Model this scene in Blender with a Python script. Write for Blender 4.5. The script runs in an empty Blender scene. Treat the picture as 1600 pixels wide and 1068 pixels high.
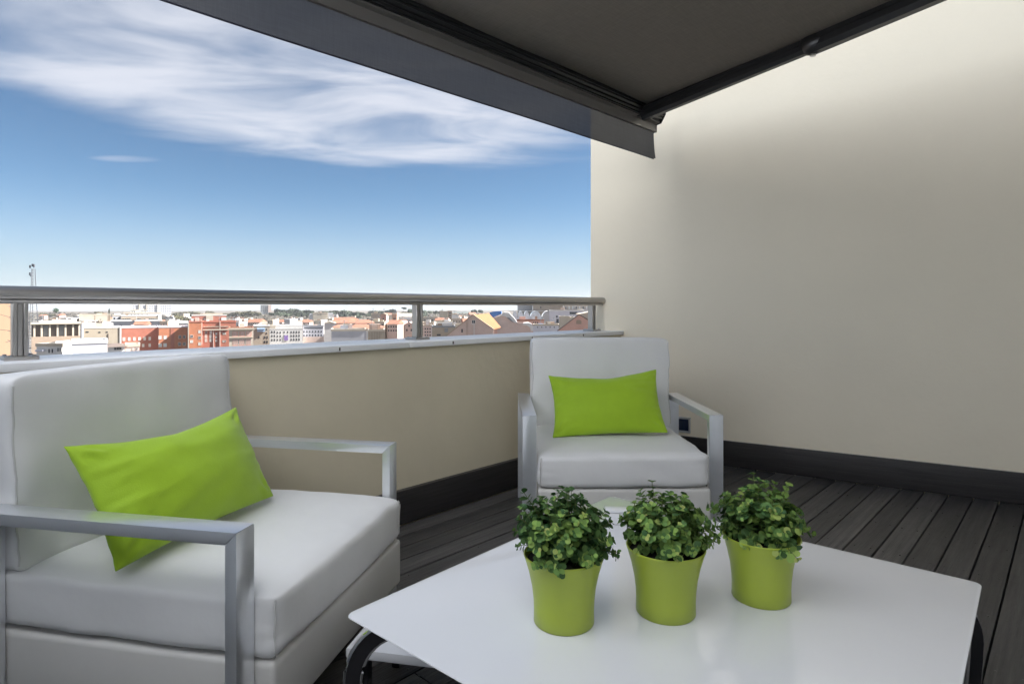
import bpy, bmesh, math, random
from mathutils import Vector, Matrix, noise
R = math.radians
sc = bpy.context.scene
col = sc.collection
# ------------------------------------------------------------------ camera
F, HY, EYE = 950.0, 479.0, 1.10
cam = bpy.data.objects.new('camera', bpy.data.cameras.new('camera'))
col.objects.link(cam)
cam.location = (0, 0, EYE)
cam.rotation_euler = (R(90), 0, 0)
cam.data.sensor_width = 36
cam.data.lens = 36 * F / 1600
cam.data.shift_y = -(534 - HY) / 1600
cam.data.clip_start = 0.05
cam.data.clip_end = 20000
sc.camera = cam
# ------------------------------------------------------------------ sky and sun
SUN_EL, SUN_AZ = R(40), R(78)
wd = bpy.data.worlds.new('World'); sc.world = wd; wd.use_nodes = True
nt = wd.node_tree; nt.nodes.clear()
def N(t, **kw):
    n = nt.nodes.new(t)
    for k, v in kw.items(): setattr(n, k, v)
    return n
def L(a, b): nt.links.new(a, b)
def M_(op, a, b=None, c=None, clamp=False):
    n = N('ShaderNodeMath', operation=op, use_clamp=clamp)
    for i, v in enumerate((a, b, c)):
        if v is None: continue
        if isinstance(v, (int, float)): n.inputs[i].default_value = v
        else: L(v, n.inputs[i])
    return n.outputs[0]
out = N('ShaderNodeOutputWorld'); bg = N('ShaderNodeBackground'); bg.inputs[1].default_value = 0.030
sky = N('ShaderNodeTexSky', sky_type='NISHITA', sun_disc=False)
sky.sun_elevation = SUN_EL; sky.sun_rotation = SUN_AZ; sky.air_density = 0.62; sky.dust_density = 0.05; sky.ozone_density = 2.6
sky.altitude = 100
tc = N('ShaderNodeTexCoord'); sp = N('ShaderNodeSeparateXYZ'); L(tc.outputs['Generated'], sp.inputs[0])
zz = M_('MAXIMUM', sp.outputs[2], 0.03)
cx = M_('DIVIDE', sp.outputs[0], zz); cy = M_('DIVIDE', sp.outputs[1], zz)
cv = N('ShaderNodeCombineXYZ'); L(cx, cv.inputs[0]); L(cy, cv.inputs[1])
def mapped(rot, scale, loc=(0, 0, 0)):
    m = N('ShaderNodeMapping'); m.inputs['Rotation'].default_value = (0, 0, rot)
    m.inputs['Scale'].default_value = scale; m.inputs['Location'].default_value = loc
    L(cv.outputs[0], m.inputs[0]); return m.outputs[0]
def nz(vec, scale, det=6, rough=.6, dist=0.0):
    n = N('ShaderNodeTexNoise'); L(vec, n.inputs['Vector'])
    n.inputs['Scale'].default_value = scale; n.inputs['Detail'].default_value = det
    n.inputs['Roughness'].default_value = rough; n.inputs['Distortion'].default_value = dist
    return n.outputs['Fac']
def smooth(v, lo, hi):
    n = N('ShaderNodeMapRange', interpolation_type='SMOOTHSTEP'); L(v, n.inputs[0])
    n.inputs[1].default_value = lo; n.inputs[2].default_value = hi; return n.outputs[0]
fib = nz(mapped(R(28), (1.0, 1.65, 1)), 1.15, 9, .5, .6)         # fibrous cirrus
big = nz(mapped(R(-35), (1, 1.7, 1), (3.1, 1.4, 0)), .75, 5, .55, .4)
dx = M_('SUBTRACT', cx, -0.72); dy = M_('SUBTRACT', cy, 2.75)
rad = M_('SQRT', M_('ADD', M_('MULTIPLY', dx, dx), M_('MULTIPLY', dy, dy)))
bank = smooth(M_('ADD', rad, M_('MULTIPLY', M_('SUBTRACT', big, .5), -1.4)), 1.75, .95)   # the cirrus bank overhead
ex = M_('SUBTRACT', cx, -2.62); ey = M_('SUBTRACT', cy, 4.12)
wisp = smooth(M_('ADD', M_('MULTIPLY', M_('MULTIPLY', ex, ex), 14), M_('MULTIPLY', M_('MULTIPLY', ey, ey), 70)), 1.0, 0.0)
rest = M_('MULTIPLY', smooth(big, .42, .62), smooth(rad, 1.2, 2.2))
rest = M_('MULTIPLY', rest, smooth(cy, 2.6, .6))                # scattered cirrus over the unseen rest of the sky, extended to brighten the terrace
den = M_('MULTIPLY', bank, M_('MULTIPLY_ADD', smooth(fib, .24, .66), .78, .22))
den = M_('MAXIMUM', den, M_('MULTIPLY', rest, smooth(fib, .35, .7)))
den = M_('MAXIMUM', den, M_('MULTIPLY', wisp, M_('MULTIPLY', fib, .55)))
den = M_('MULTIPLY', den, .86)
mixc = N('ShaderNodeMixRGB'); L(den, mixc.inputs[0]); tint = N('ShaderNodeMixRGB', blend_type='MULTIPLY'); tint.inputs[0].default_value = 1; L(sky.outputs[0], tint.inputs[1]); tint.inputs[2].default_value = (.86, .985, .95, 1)
hz = N('ShaderNodeMixRGB'); L(M_('POWER', smooth(sp.outputs[2], .20, -.03), 1.3), hz.inputs[0]); L(tint.outputs[0], hz.inputs[1]); hz.inputs[2].default_value = (3.9, 4.4, 4.85, 1); L(hz.outputs[0], mixc.inputs[1])
mixc.inputs[2].default_value = (5.9, 6.1, 6.7, 1)
L(mixc.outputs[0], bg.inputs[0]); L(bg.outputs[0], out.inputs[0])
sd = Vector((math.sin(SUN_AZ) * math.cos(SUN_EL), math.cos(SUN_AZ) * math.cos(SUN_EL), math.sin(SUN_EL)))
sl = bpy.data.lights.new('sun', 'SUN'); sl.energy = 5.0; sl.angle = R(.53); sl.color = (1, .97, .93)
so = bpy.data.objects.new('sun', sl); col.objects.link(so); so.location = (20, -20, 40)
so.rotation_euler = sd.to_track_quat('Z', 'Y').to_euler()
sc.view_settings.view_transform = 'Standard'; sc.view_settings.look = 'None'
sc.view_settings.exposure = 2.25; sc.view_settings.gamma = 1.0; sc.view_settings.use_curve_mapping = False
sc.render.engine = 'CYCLES'
sc.cycles.max_bounces = 10; sc.cycles.diffuse_bounces = 6; sc.cycles.transparent_max_bounces = 12
sc.cycles.use_denoising = True
# ------------------------------------------------------------------ materials
MATS = {}
def mat(name, rgb, rough=.7, metal=0.0, nscale=0, namp=.12, bump=0.0, bscale=None, stretch=(1, 1, 1), spec=.5, sheen=0.0, coat=0.0, second=None, det=5, coords='Object'):
    if name in MATS: return MATS[name]
    m = bpy.data.materials.new(name); m.use_nodes = True
    t = m.node_tree; b = t.nodes['Principled BSDF']
    b.inputs['Base Color'].default_value = (*rgb, 1); b.inputs['Roughness'].default_value = rough
    b.inputs['Metallic'].default_value = metal; b.inputs['Specular IOR Level'].default_value = spec
    if sheen: b.inputs['Sheen Weight'].default_value = sheen
    if coat: b.inputs['Coat Weight'].default_value = coat
    if nscale or bump:
        tcn = t.nodes.new('ShaderNodeTexCoord'); mp = t.nodes.new('ShaderNodeMapping')
        mp.inputs['Scale'].default_value = stretch
        t.links.new(tcn.outputs[coords], mp.inputs[0])
    if nscale:
        n = t.nodes.new('ShaderNodeTexNoise'); n.inputs['Scale'].default_value = nscale; n.inputs['Detail'].default_value = det
        n.inputs['Roughness'].default_value = .65
        t.links.new(mp.outputs[0], n.inputs['Vector'])
        r = t.nodes.new('ShaderNodeValToRGB')
        lo = tuple(max(0, c * (1 - namp)) for c in rgb); hi = second or tuple(min(1, c * (1 + namp)) for c in rgb)
        r.color_ramp.elements[0].color = (*lo, 1); r.color_ramp.elements[1].color = (*hi, 1)
        r.color_ramp.elements[0].position = .3; r.color_ramp.elements[1].position = .72
        t.links.new(n.outputs['Fac'], r.inputs[0]); t.links.new(r.outputs[0], b.inputs['Base Color'])
    if bump:
        n2 = t.nodes.new('ShaderNodeTexNoise'); n2.inputs['Scale'].default_value = bscale or nscale; n2.inputs['Detail'].default_value = 6
        t.links.new(mp.outputs[0], n2.inputs['Vector'])
        bp = t.nodes.new('ShaderNodeBump'); bp.inputs['Strength'].default_value = bump; bp.inputs['Distance'].default_value = .01
        t.links.new(n2.outputs['Fac'], bp.inputs['Height']); t.links.new(bp.outputs[0], b.inputs['Normal'])
    MATS[name] = m
    return m
# ------------------------------------------------------------------ builders
def link(name, me, m=None, parent=None, loc=None, rz=0):
    o = bpy.data.objects.new(name, me); col.objects.link(o)
    if m is not None and me is not None and not me.materials:
        for q in (m if isinstance(m, (list, tuple)) else [m]): me.materials.append(q)
    if parent: o.parent = parent
    if loc is not None: o.location = loc
    if rz: o.rotation_euler.z = rz
    return o
def obj(name, bm, m, parent=None, smooth=False, loc=None, rz=0, angle=40):
    me = bpy.data.meshes.new(name)
    bmesh.ops.recalc_face_normals(bm, faces=bm.faces[:])
    bm.to_mesh(me); bm.free()
    if smooth:
        me.polygons.foreach_set('use_smooth', [True] * len(me.polygons))
        try: me.set_sharp_from_angle(angle=R(angle))
        except Exception: pass
    return link(name, me, m, parent, loc, rz)
def tag(o, label=None, cat=None, group=None, kind=None):
    if label: o['label'] = label
    if cat: o['category'] = cat
    if group: o['group'] = group
    if kind: o['kind'] = kind
    return o
def empty(name, loc=(0, 0, 0), rz=0):
    o = bpy.data.objects.new(name, None); col.objects.link(o); o.location = loc; o.rotation_euler.z = rz
    o.empty_display_size = .1
    return o
def box(bm, x0, x1, y0, y1, z0, z1, mi=0):
    v = [bm.verts.new(p) for p in ((x0, y0, z0), (x1, y0, z0), (x1, y1, z0), (x0, y1, z0), (x0, y0, z1), (x1, y0, z1), (x1, y1, z1), (x0, y1, z1))]
    fs = []
    for f in ((0, 3, 2, 1), (4, 5, 6, 7), (0, 1, 5, 4), (1, 2, 6, 5), (2, 3, 7, 6), (3, 0, 4, 7)):
        q = bm.faces.new([v[i] for i in f]); q.material_index = mi; fs.append(q)
    return v
def bevel(bm, w, seg=2):
    bmesh.ops.bevel(bm, geom=bm.edges[:] , offset=w, segments=seg, affect='EDGES', profile=.6)
def prism(bm, pts, axis, a, b, mi=0):
    """pts 2-D outline; extruded along axis from a to b"""
    def P(p, t):
        return (t, p[0], p[1]) if axis == 'x' else ((p[0], t, p[1]) if axis == 'y' else (p[0], p[1], t))
    va = [bm.verts.new(P(p, a)) for p in pts]; vb = [bm.verts.new(P(p, b)) for p in pts]
    n = len(pts); fs = [bm.faces.new(va), bm.faces.new(vb[::-1])]
    for i in range(n): fs.append(bm.faces.new((va[i], vb[i], vb[(i + 1) % n], va[(i + 1) % n])))
    for f in fs: f.material_index = mi
def tube(bm, pts, r, seg=8, caps=True, r2=None):
    pts = [Vector(p) for p in pts]; rings = []
    for i, p in enumerate(pts):
        d = (pts[min(i + 1, len(pts) - 1)] - pts[max(i - 1, 0)]).normalized()
        up = Vector((0, 0, 1)) if abs(d.z) < .95 else Vector((1, 0, 0))
        a = d.cross(up).normalized(); b = a.cross(d).normalized()
        rr = r if r2 is None else r + (r2 - r) * i / max(1, len(pts) - 1)
        rings.append([bm.verts.new(p + rr * (math.cos(t) * a + math.sin(t) * b)) for t in [2 * math.pi * k / seg for k in range(seg)]])
    for q in range(len(rings) - 1):
        for k in range(seg): bm.faces.new((rings[q][k], rings[q][(k + 1) % seg], rings[q + 1][(k + 1) % seg], rings[q + 1][k]))
    if caps: bm.faces.new(rings[0][::-1]); bm.faces.new(rings[-1])
def lathe(bm, prof, seg=48):
    rings = [[bm.verts.new((r * math.cos(2 * math.pi * k / seg), r * math.sin(2 * math.pi * k / seg), z)) for k in range(seg)] for r, z in prof]
    for q in range(len(rings) - 1):
        for k in range(seg): bm.faces.new((rings[q][k], rings[q][(k + 1) % seg], rings[q + 1][(k + 1) % seg], rings[q + 1][k]))
    return rings
def pt(px, py, Y): return Vector(((px - 800) / F * Y, Y, EYE - (py - HY) / F * Y))

# ================================================================== TERRACE STRUCTURE
K = Vector((.838, 4.60, 0))
d = Vector((.680, .733, 0)).normalized()          # along the parapet (towards the right wall)
n = Vector((d.y, -d.x, 0))                          # from the parapet into the terrace
w = Vector((.857, -.514, 0)).normalized()           # along the right wall (towards the house)
m_in = Vector((-.514, -.857, 0)).normalized()       # from the right wall into the terrace
PRZ = math.atan2(d.y, d.x)
CAPZ, CAPD = .918, .32
M_paint = mat('cream_plaster', (.66, .59, .44), .8, nscale=1.6, namp=.05, bump=.2, bscale=22)
M_wall = mat('pale_plaster', (.86, .78, .625), .75, nscale=.9, namp=.03, bump=.22, bscale=16)
M_cap = mat('white_coated_metal', (.8, .8, .8), .42, nscale=4, namp=.03, bump=.02, bscale=30)
M_grout = mat('dark_subfloor', (.012, .012, .012), .9)
M_skirt = mat('dark_stained_timber', (.030, .027, .027), .42, nscale=6, namp=.45, bump=.2, bscale=22, stretch=(.5, 14, 14))
def deckmat():
    m = mat('dark_deck_timber', (.058, .055, .055), .5, nscale=5, namp=.45, bump=.4, bscale=20, stretch=(.45, 11, 11), second=(.105, .098, .094))
    t = m.node_tree; b = t.nodes['Principled BSDF']
    oi = t.nodes.new('ShaderNodeObjectInfo'); hs = t.nodes.new('ShaderNodeHueSaturation')
    mr = t.nodes.new('ShaderNodeMapRange'); mr.inputs[3].default_value = .62; mr.inputs[4].default_value = 1.4
    t.links.new(oi.outputs['Random'], mr.inputs[0]); t.links.new(mr.outputs[0], hs.inputs['Value'])
    src = b.inputs['Base Color'].links[0].from_socket
    # pale scuffs and dust
    tcn = t.nodes.new('ShaderNodeTexCoord'); sn = t.nodes.new('ShaderNodeTexNoise'); sn.inputs['Scale'].default_value = 2.2; sn.inputs['Detail'].default_value = 9; sn.inputs['Roughness'].default_value = .7
    t.links.new(tcn.outputs['Object'], sn.inputs['Vector'])
    sr = t.nodes.new('ShaderNodeMapRange'); sr.inputs[1].default_value = .56; sr.inputs[2].default_value = .8; sr.inputs[4].default_value = .45
    t.links.new(sn.outputs['Fac'], sr.inputs[0])
    mx = t.nodes.new('ShaderNodeMixRGB'); mx.inputs[2].default_value = (.13, .125, .12, 1)
    t.links.new(src, hs.inputs['Color']); t.links.new(hs.outputs[0], mx.inputs[1]); t.links.new(sr.outputs[0], mx.inputs[0])
    t.links.new(mx.outputs[0], b.inputs['Base Color'])
    rr = t.nodes.new('ShaderNodeMapRange'); rr.inputs[3].default_value = .38; rr.inputs[4].default_value = .62
    t.links.new(sn.outputs['Fac'], rr.inputs[0]); t.links.new(rr.outputs[0], b.inputs['Roughness'])
    return m
M_deck = deckmat()
# terrace local frame: origin K, x along d, y along n
terr = lambda: None
def local_obj(name, bm, m, parent=None, smooth=False):
    o = obj(name, bm, m, parent, smooth)
    if not parent: o.location = K; o.rotation_euler.z = PRZ
    return o
# local coordinates: +x = d, +y = left of d = -n.  So a point s along d and q into the terrace is (s, -q)
def wall_end_s(q):           # where the right wall meets a line at distance q inside the parapet
    tt = q / (w.dot(n)); return tt * w.dot(d)
# deck
deck = empty('deck_floor', K, PRZ); tag(deck, kind='structure')
bm = bmesh.new(); prism(bm, [(-7, .02), (wall_end_s(0) + .05, .02), (wall_end_s(3.87) + .05, -3.87), (-7, -3.87)], 'z', -.2, -.034)
obj('subfloor', bm, M_grout, deck)
BW, GAP = .108, .0065
q = .024; SCREWS = []
rnd = random.Random(4)
while q < 3.84:
    a, b = q, min(q + BW, 3.855)
    s0, s1 = wall_end_s(a) - .006, wall_end_s(b) - .006
    cuts = [-4.34] + sorted(rnd.sample((-3.6, -3.2, -2.8, -2.4, -2.0), 1)) + [None]
    for ci in range(len(cuts) - 1):
        xa, xb = cuts[ci] + (.0015 if ci else 0), cuts[ci + 1]
        e0, e1 = (s0, s1) if xb is None else (xb - .0015, xb - .0015)
        bm = bmesh.new(); zt = rnd.uniform(-.0018, .0014)
        prism(bm, [(xa, -a), (e0, -a), (e1, -b), (xa, -b)], 'z', -.028, zt)
        es = [e for e in bm.edges if abs(e.verts[0].co.z - zt) < 1e-6 and abs(e.verts[1].co.z - zt) < 1e-6]
        bmesh.ops.bevel(bm, geom=es, offset=.003, segments=2, affect='EDGES', profile=.5)
        off = Vector((rnd.uniform(xa, xa + .8), -(a + b) / 2, rnd.uniform(-.4, .4)))     # own origin, so the grain differs from board to board
        for v in bm.verts: v.co -= off
        o = obj('deck_board', bm, M_deck, deck, True); o.location = off
    for sx in range(-10, 4):
        for yy in (a + .022, b - .022):
            xx = sx * .4
            if xx < wall_end_s(yy) - .05 and b - a > .09: SCREWS.append((xx + rnd.uniform(-.004, .004), -yy))
    q += BW + GAP
bm = bmesh.new()
for x, y in SCREWS: tube(bm, [(x, y, -.002), (x, y, .0017)], .0036, 6)
obj('deck_screws', bm, mat('dull_screw', (.16, .155, .15), .5, .6), deck)['kind'] = 'stuff'
# parapet
par = empty('parapet_wall', K, PRZ); tag(par, 'cream parapet wall with a white metal cap behind both armchairs', 'parapet wall')
bm = bmesh.new(); box(bm, -4.35, -.0, .012, CAPD - .012, -1.2, CAPZ - .028)
obj('wall', bm, M_paint, par)
# outer face drops to the street with the building
bm = bmesh.new()
seg = [(-4.35, -4.02), (-4.016, -2.016), (-2.012, -.003)]
for a, b in seg:
    bm = bmesh.new(); box(bm, a, b, -.012, CAPD + .012, CAPZ - .028, CAPZ); bevel(bm, .003)
    obj('wall_cap', bm, M_cap, par, True)
M_rivet = mat('dark_rivet', (.08, .07, .06), .6)
for s in (-3.15, -2.42, -1.72, -1.06, -.52):
    bm = bmesh.new(); box(bm, s - .003, s + .003, -.0155, -.0115, CAPZ - .022, CAPZ - .007)
    obj('rivet', bm, M_rivet, par)
bm = bmesh.new(); box(bm, -4.35, -.024, -.022, .0115, .002, .172); bevel(bm, .004)
sk = obj('skirting_board', bm, M_skirt, par, True)
# building under the terrace
bm = bmesh.new(); box(bm, -9, 1.5, -9, CAPD, -26, -1.2); sb = local_obj('terrace_building', bm, M_paint)
tag(sb, kind='structure')
# right wall
rw = empty('right_wall', K); tag(rw, 'tall pale plaster wall closing the right side of the terrace', 'wall')
wrz = math.atan2(w.y, w.x); rw.rotation_euler.z = wrz   # local x along w, local y = left of w (outside), inside = -y ... checked below
side = 1 if Vector((-w.y, w.x, 0)).dot(m_in) < 0 else -1
def wl(bm, a, b, o0, o1, z0, z1):      # o = distance out of the wall face, negative = into the terrace
    y0, y1 = sorted((o0 * side, o1 * side)); box(bm, a, b, y0, y1, z0, z1)
bm = bmesh.new(); wl(bm, -.262, 5.2, 0, .3, -1.2, 4.8)
obj('wall', bm, M_wall, rw)
bm = bmesh.new(); wl(bm, .012, 4.9, -.022, -.0005, .002, .176); bevel(bm, .004)
obj('skirting_board', bm, M_skirt, rw, True)
# recessed step light in the wall
stl = empty('step_light', K + w * .455 + Vector((0, 0, .255)), wrz); tag(stl, 'small square recessed light low on the pale wall behind the far armchair', 'wall light')
M_alu_t = mat('light_trim', (.62, .63, .64), .35, .6)
bm = bmesh.new()
for a, b, z0, z1 in ((-.055, .055, .042, .055), (-.055, .055, -.055, -.042), (-.055, -.042, -.042, .042), (.042, .055, -.042, .042)):
    wl(bm, a, b, -.014, .0, z0, z1)
obj('frame', bm, M_alu_t, stl)
bm = bmesh.new(); wl(bm, -.042, .042, -.004, .0, -.042, .042); obj('glass', bm, mat('dark_blue_glass', (.02, .03, .06), .12), stl)
# house wall behind the camera (bounces light and keeps the sun off the terrace)
bm = bmesh.new(); box(bm, -4.65, 3.2, -4.16, -3.86, -1.2, 3.05)
hw = local_obj('house_wall', bm, mat('white_render', (.85, .85, .84), .8, nscale=2, namp=.03)); tag(hw, kind='structure')

bm = bmesh.new(); box(bm, -4.65, -4.35, -3.85, CAPD, -1.2, 8.5)  # tall unseen wall added left of the view to bounce sunlight onto the terrace
lw = local_obj('bounce_wall', bm, mat('cool_bounce_white', (.77, .82, .90), .8, nscale=2, namp=.03)); tag(lw, kind='structure')

# ------------------------------------------------------------------ railing
M_steel = mat('satin_steel', (.42, .40, .38), .32, .9, nscale=30, namp=.03, bump=.0, stretch=(.15, 1, 1))
rail = empty('handrail', K + Vector((0, 0, CAPZ)), PRZ); tag(rail, 'satin steel tube handrail on short posts along the parapet cap', 'railing')
RZ = 1.146 - CAPZ; RY = CAPD / 2
bm = bmesh.new(); tube(bm, [(-4.35, RY, RZ), (-.024, RY, RZ), (-.014, RY, RZ)], .0255, 24)
for v in bm.verts:
    if v.co.x > -.018: v.co.yz = Vector((RY, RZ)) + (Vector((v.co.y, v.co.z)) - Vector((RY, RZ))) * .82
obj('rail_tube', bm, M_steel, rail, True)
bm = bmesh.new(); box(bm, -4.35, -.05, RY - .017, RY + .017, RZ - .036, RZ - .0235); bevel(bm, .002); obj('support_bar', bm, M_steel, rail, True)
for s in (-.175, -1.83, -3.56):
    bm = bmesh.new()
    for o_ in (-.0215, .0085): box(bm, s + o_, s + o_ + .013, RY - .022, RY + .022, .0125, RZ - .034)
    box(bm, s - .008, s + .008, RY - .012, RY + .012, .0125, RZ - .036)
    bevel(bm, .0015, 1)
    po = obj('post', bm, M_steel, rail, True)
    bm = bmesh.new(); box(bm, s - .048, s + .048, RY - .048, RY + .048, .0005, .013); bevel(bm, .002); obj('base_plate', bm, M_steel, po, True)
    for sx in (-1, 1):
        for sy in (-1, 1):
            bm = bmesh.new(); tube(bm, [(s + sx * .036, RY + sy * .036, .013), (s + sx * .036, RY + sy * .036, .018)], .006, 8); obj('bolt', bm, M_steel, po)

# ------------------------------------------------------------------ awning
def fabric_mat(name, rgb, trans, tl):
    m = bpy.data.materials.new(name); m.use_nodes = True; t = m.node_tree; t.nodes.clear()
    o = t.nodes.new('ShaderNodeOutputMaterial'); df = t.nodes.new('ShaderNodeBsdfDiffuse'); tr = t.nodes.new('ShaderNodeBsdfTranslucent'); tp = t.nodes.new('ShaderNodeBsdfTransparent')
    a = t.nodes.new('ShaderNodeMixShader'); b = t.nodes.new('ShaderNodeMixShader'); a.inputs[0].default_value = tl; b.inputs[0].default_value = trans
    tcn = t.nodes.new('ShaderNodeTexCoord'); mp1 = t.nodes.new('ShaderNodeMapping'); mp1.inputs['Scale'].default_value = (3, 60, 60)
    mp2 = t.nodes.new('ShaderNodeMapping'); mp2.inputs['Scale'].default_value = (60, 3, 3)
    nn = [t.nodes.new('ShaderNodeTexNoise') for _ in range(2)]
    for mp, q_ in zip((mp1, mp2), nn):
        t.links.new(tcn.outputs['Object'], mp.inputs[0]); t.links.new(mp.outputs[0], q_.inputs['Vector']); q_.inputs['Scale'].default_value = 4; q_.inputs['Detail'].default_value = 3
    ad = t.nodes.new('ShaderNodeMath'); ad.operation = 'ADD'; t.links.new(nn[0].outputs['Fac'], ad.inputs[0]); t.links.new(nn[1].outputs['Fac'], ad.inputs[1])
    r = t.nodes.new('ShaderNodeMapRange'); r.inputs[1].default_value = .7; r.inputs[2].default_value = 1.3; r.inputs[3].default_value = .90; r.inputs[4].default_value = 1.10
    t.links.new(ad.outputs[0], r.inputs[0])
    mu = t.nodes.new('ShaderNodeVectorMath'); mu.operation = 'SCALE'; mu.inputs[0].default_value = rgb; t.links.new(r.outputs[0], mu.inputs['Scale'])
    t.links.new(mu.outputs[0], df.inputs[0]); t.links.new(mu.outputs[0], tr.inputs[0])
    t.links.new(df.outputs[0], a.inputs[1]); t.links.new(tr.outputs[0], a.inputs[2]); t.links.new(a.outputs[0], b.inputs[1]); t.links.new(tp.outputs[0], b.inputs[2]); t.links.new(b.outputs[0], o.inputs[0])
    return m
M_canvas = fabric_mat('charcoal_canvas', (.225, .205, .185), 0, .10)
M_mesh = fabric_mat('charcoal_screen_cloth', (.072, .074, .082), .055, .30)
M_black = mat('black_coated_aluminium', (.012, .012, .013), .3, .0, nscale=25, namp=.2, spec=.6)
M_bar = mat('dark_bronze_aluminium', (.17, .16, .15), .38, .35, nscale=12, namp=.1, stretch=(.1, 1, 1))
E = Vector((.239 * 4.24, 4.24, 0))                 # right-hand end of the front bar (plan)
a_ = Vector((.702, .712, 0)).normalized(); p_ = Vector((a_.y, -a_.x, 0))
ARZ = math.atan2(a_.y, a_.x)
BARZ = 2.40
aw = empty('awning', E + Vector((0, 0, BARZ)), ARZ); tag(aw, 'dark charcoal folding arm awning with hanging valance stretched over the terrace', 'awning')
# local: x along bar (to the right wall), y = away from the house, -y towards the house
SL = .150; LEN = 3.28; AWL = 3.45
bm = bmesh.new()
NX, NY = 46, 14
vs = []
for j in range(NY + 1):
    row = []
    yy = -LEN * j / NY
    for i in range(NX + 1):
        x = -.105 - (AWL - .2) * i / NX
        row.append(bm.verts.new((x, yy, yy * 0 + .040 - yy * SL - .03 * math.sin(math.pi * j / NY) + .004 * math.sin(x * 5.0))))
    vs.append(row)
for j in range(NY):
    for i in range(NX): bm.faces.new((vs[j][i], vs[j][i + 1], vs[j + 1][i + 1], vs[j + 1][i]))
fo = obj('canopy', bm, M_canvas, aw, True); sm = fo.modifiers.new('thick', 'SOLIDIFY'); sm.thickness = .0012
bm = bmesh.new()
NX, NZ = 110, 8
vs = []
for i in range(NX + 1):
    x = -.008 - (AWL - .02) * i / NX; row = []
    for k in range(NZ + 1):
        zq = k / NZ
        row.append(bm.verts.new((x, .024 + zq * (.003 * math.sin(x * 2.1 + .4) + .0015 * math.sin(x * 6.3)) - (.016 * zq * zq if i < 1 else 0), -.072 - .195 * zq - .001 * math.sin(x * 1.7) * zq)))
    vs.append(row)
for i in range(NX):
    for k in range(NZ): bm.faces.new((vs[i][k], vs[i][k + 1], vs[i + 1][k + 1], vs[i + 1][k]))
va = obj('valance', bm, M_mesh, aw, True)
bm = bmesh.new()
tube(bm, [(vs_x, .024 + (.003 * math.sin(vs_x * 2.1 + .4) + .0015 * math.sin(vs_x * 6.3)), -.267 - .001 * math.sin(vs_x * 1.7)) for vs_x in [-.008 - (AWL - .02) * i / 110 for i in range(111)]], .0035, 6)
obj('hem', bm, mat('navy_hem', (.015, .016, .03), .7), va, True)
# front bar: stepped extrusion
prof = [(.019, -.082), (.032, -.082), (.032, .050), (.006, .050), (.006, -.016), (-.020, -.016), (-.024, -.020), (-.024, -.026), (.008, -.030), (.008, -.082)]
bm = bmesh.new(); prism(bm, prof, 'x', -AWL, -.004); obj('front_bar', bm, M_bar, aw)
prof = [(.0055, -.0155), (.0055, .048), (-.062, .048), (-.062, .030), (-.054, .030), (-.054, .018), (-.058, .015), (-.044, .008), (-.044, -.002), (-.048, -.005), (-.030, -.009), (-.030, -.0155)]
bm = bmesh.new(); prism(bm, prof, 'x', -AWL, -.006); obj('fabric_channel', bm, M_black, aw)
bm = bmesh.new(); prism(bm, [(.034, -.084), (.036, .052), (-.066, .052), (-.066, .026), (-.03, -.03), (.006, -.034), (.006, -.084)], 'x', -.0035, .004); bevel(bm, .001, 1); obj('end_cap', bm, M_black, aw)
bm = bmesh.new(); tube(bm, [(-AWL, -LEN, .04 + LEN * SL), (-.05, -LEN, .04 + LEN * SL)], .05, 16); obj('roller', bm, M_bar, aw, True)
bm = bmesh.new(); box(bm, -AWL - .1, .03, -LEN - .1, -LEN + .08, .06 + LEN * SL, .14 + LEN * SL); bevel(bm, .01); obj('cassette', bm, M_bar, aw, True)
# folding arm
A0 = Vector((-.232, -.03, -.016)); A1 = Vector((-.200, -1.09, .142)); A2 = Vector((-.200, -3.2, .457))
def arm_seg(p0, p1, hw_, hh, m, name, parent, grooves=True):
    p0, p1 = Vector(p0), Vector(p1); D = (p1 - p0); ln = D.length
    bm = bmesh.new()
    pr = [(-hw_, -hh * .55), (-hw_ * .55, -hh), (hw_ * .55, -hh), (hw_, -hh * .55), (hw_, -hh * .12), (hw_ * .86, -hh * .08), (hw_ * .86, hh * .08), (hw_, hh * .12), (hw_, hh * .6), (hw_ * .55, hh), (-hw_ * .55, hh), (-hw_, hh * .6)]
    prism(bm, pr, 'y', 0, ln)
    o = obj(name, bm, m, parent)
    o.location = p0; o.rotation_mode = 'QUATERNION'; o.rotation_quaternion = D.to_track_quat('Y', 'Z')
    return o
arm_seg(A0, A1, .031, .046, M_black, 'forearm', aw)
arm_seg(A1, A2, .042, .058, M_black, 'upper_arm', aw)
bm = bmesh.new(); bmesh.ops.create_uvsphere(bm, u_segments=20, v_segments=12, radius=.060)
for v in bm.verts: v.co = A1 + Vector((v.co.x * .85, v.co.y * 1.35, v.co.z * 1.05))
obj('elbow_joint', bm, M_black, aw, True)
bm = bmesh.new(); tube(bm, [A1 + Vector((0, 0, -.069)), A1 + Vector((0, 0, .069))], .016, 14); obj('elbow_pin', bm, mat('bare_steel', (.6, .6, .6), .3, 1), aw, True)
bm = bmesh.new(); box(bm, A0.x - .03, A0.x + .03, -.05, .0, -.034, .012); bevel(bm, .006); obj('arm_bracket', bm, M_black, aw, True)

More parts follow.
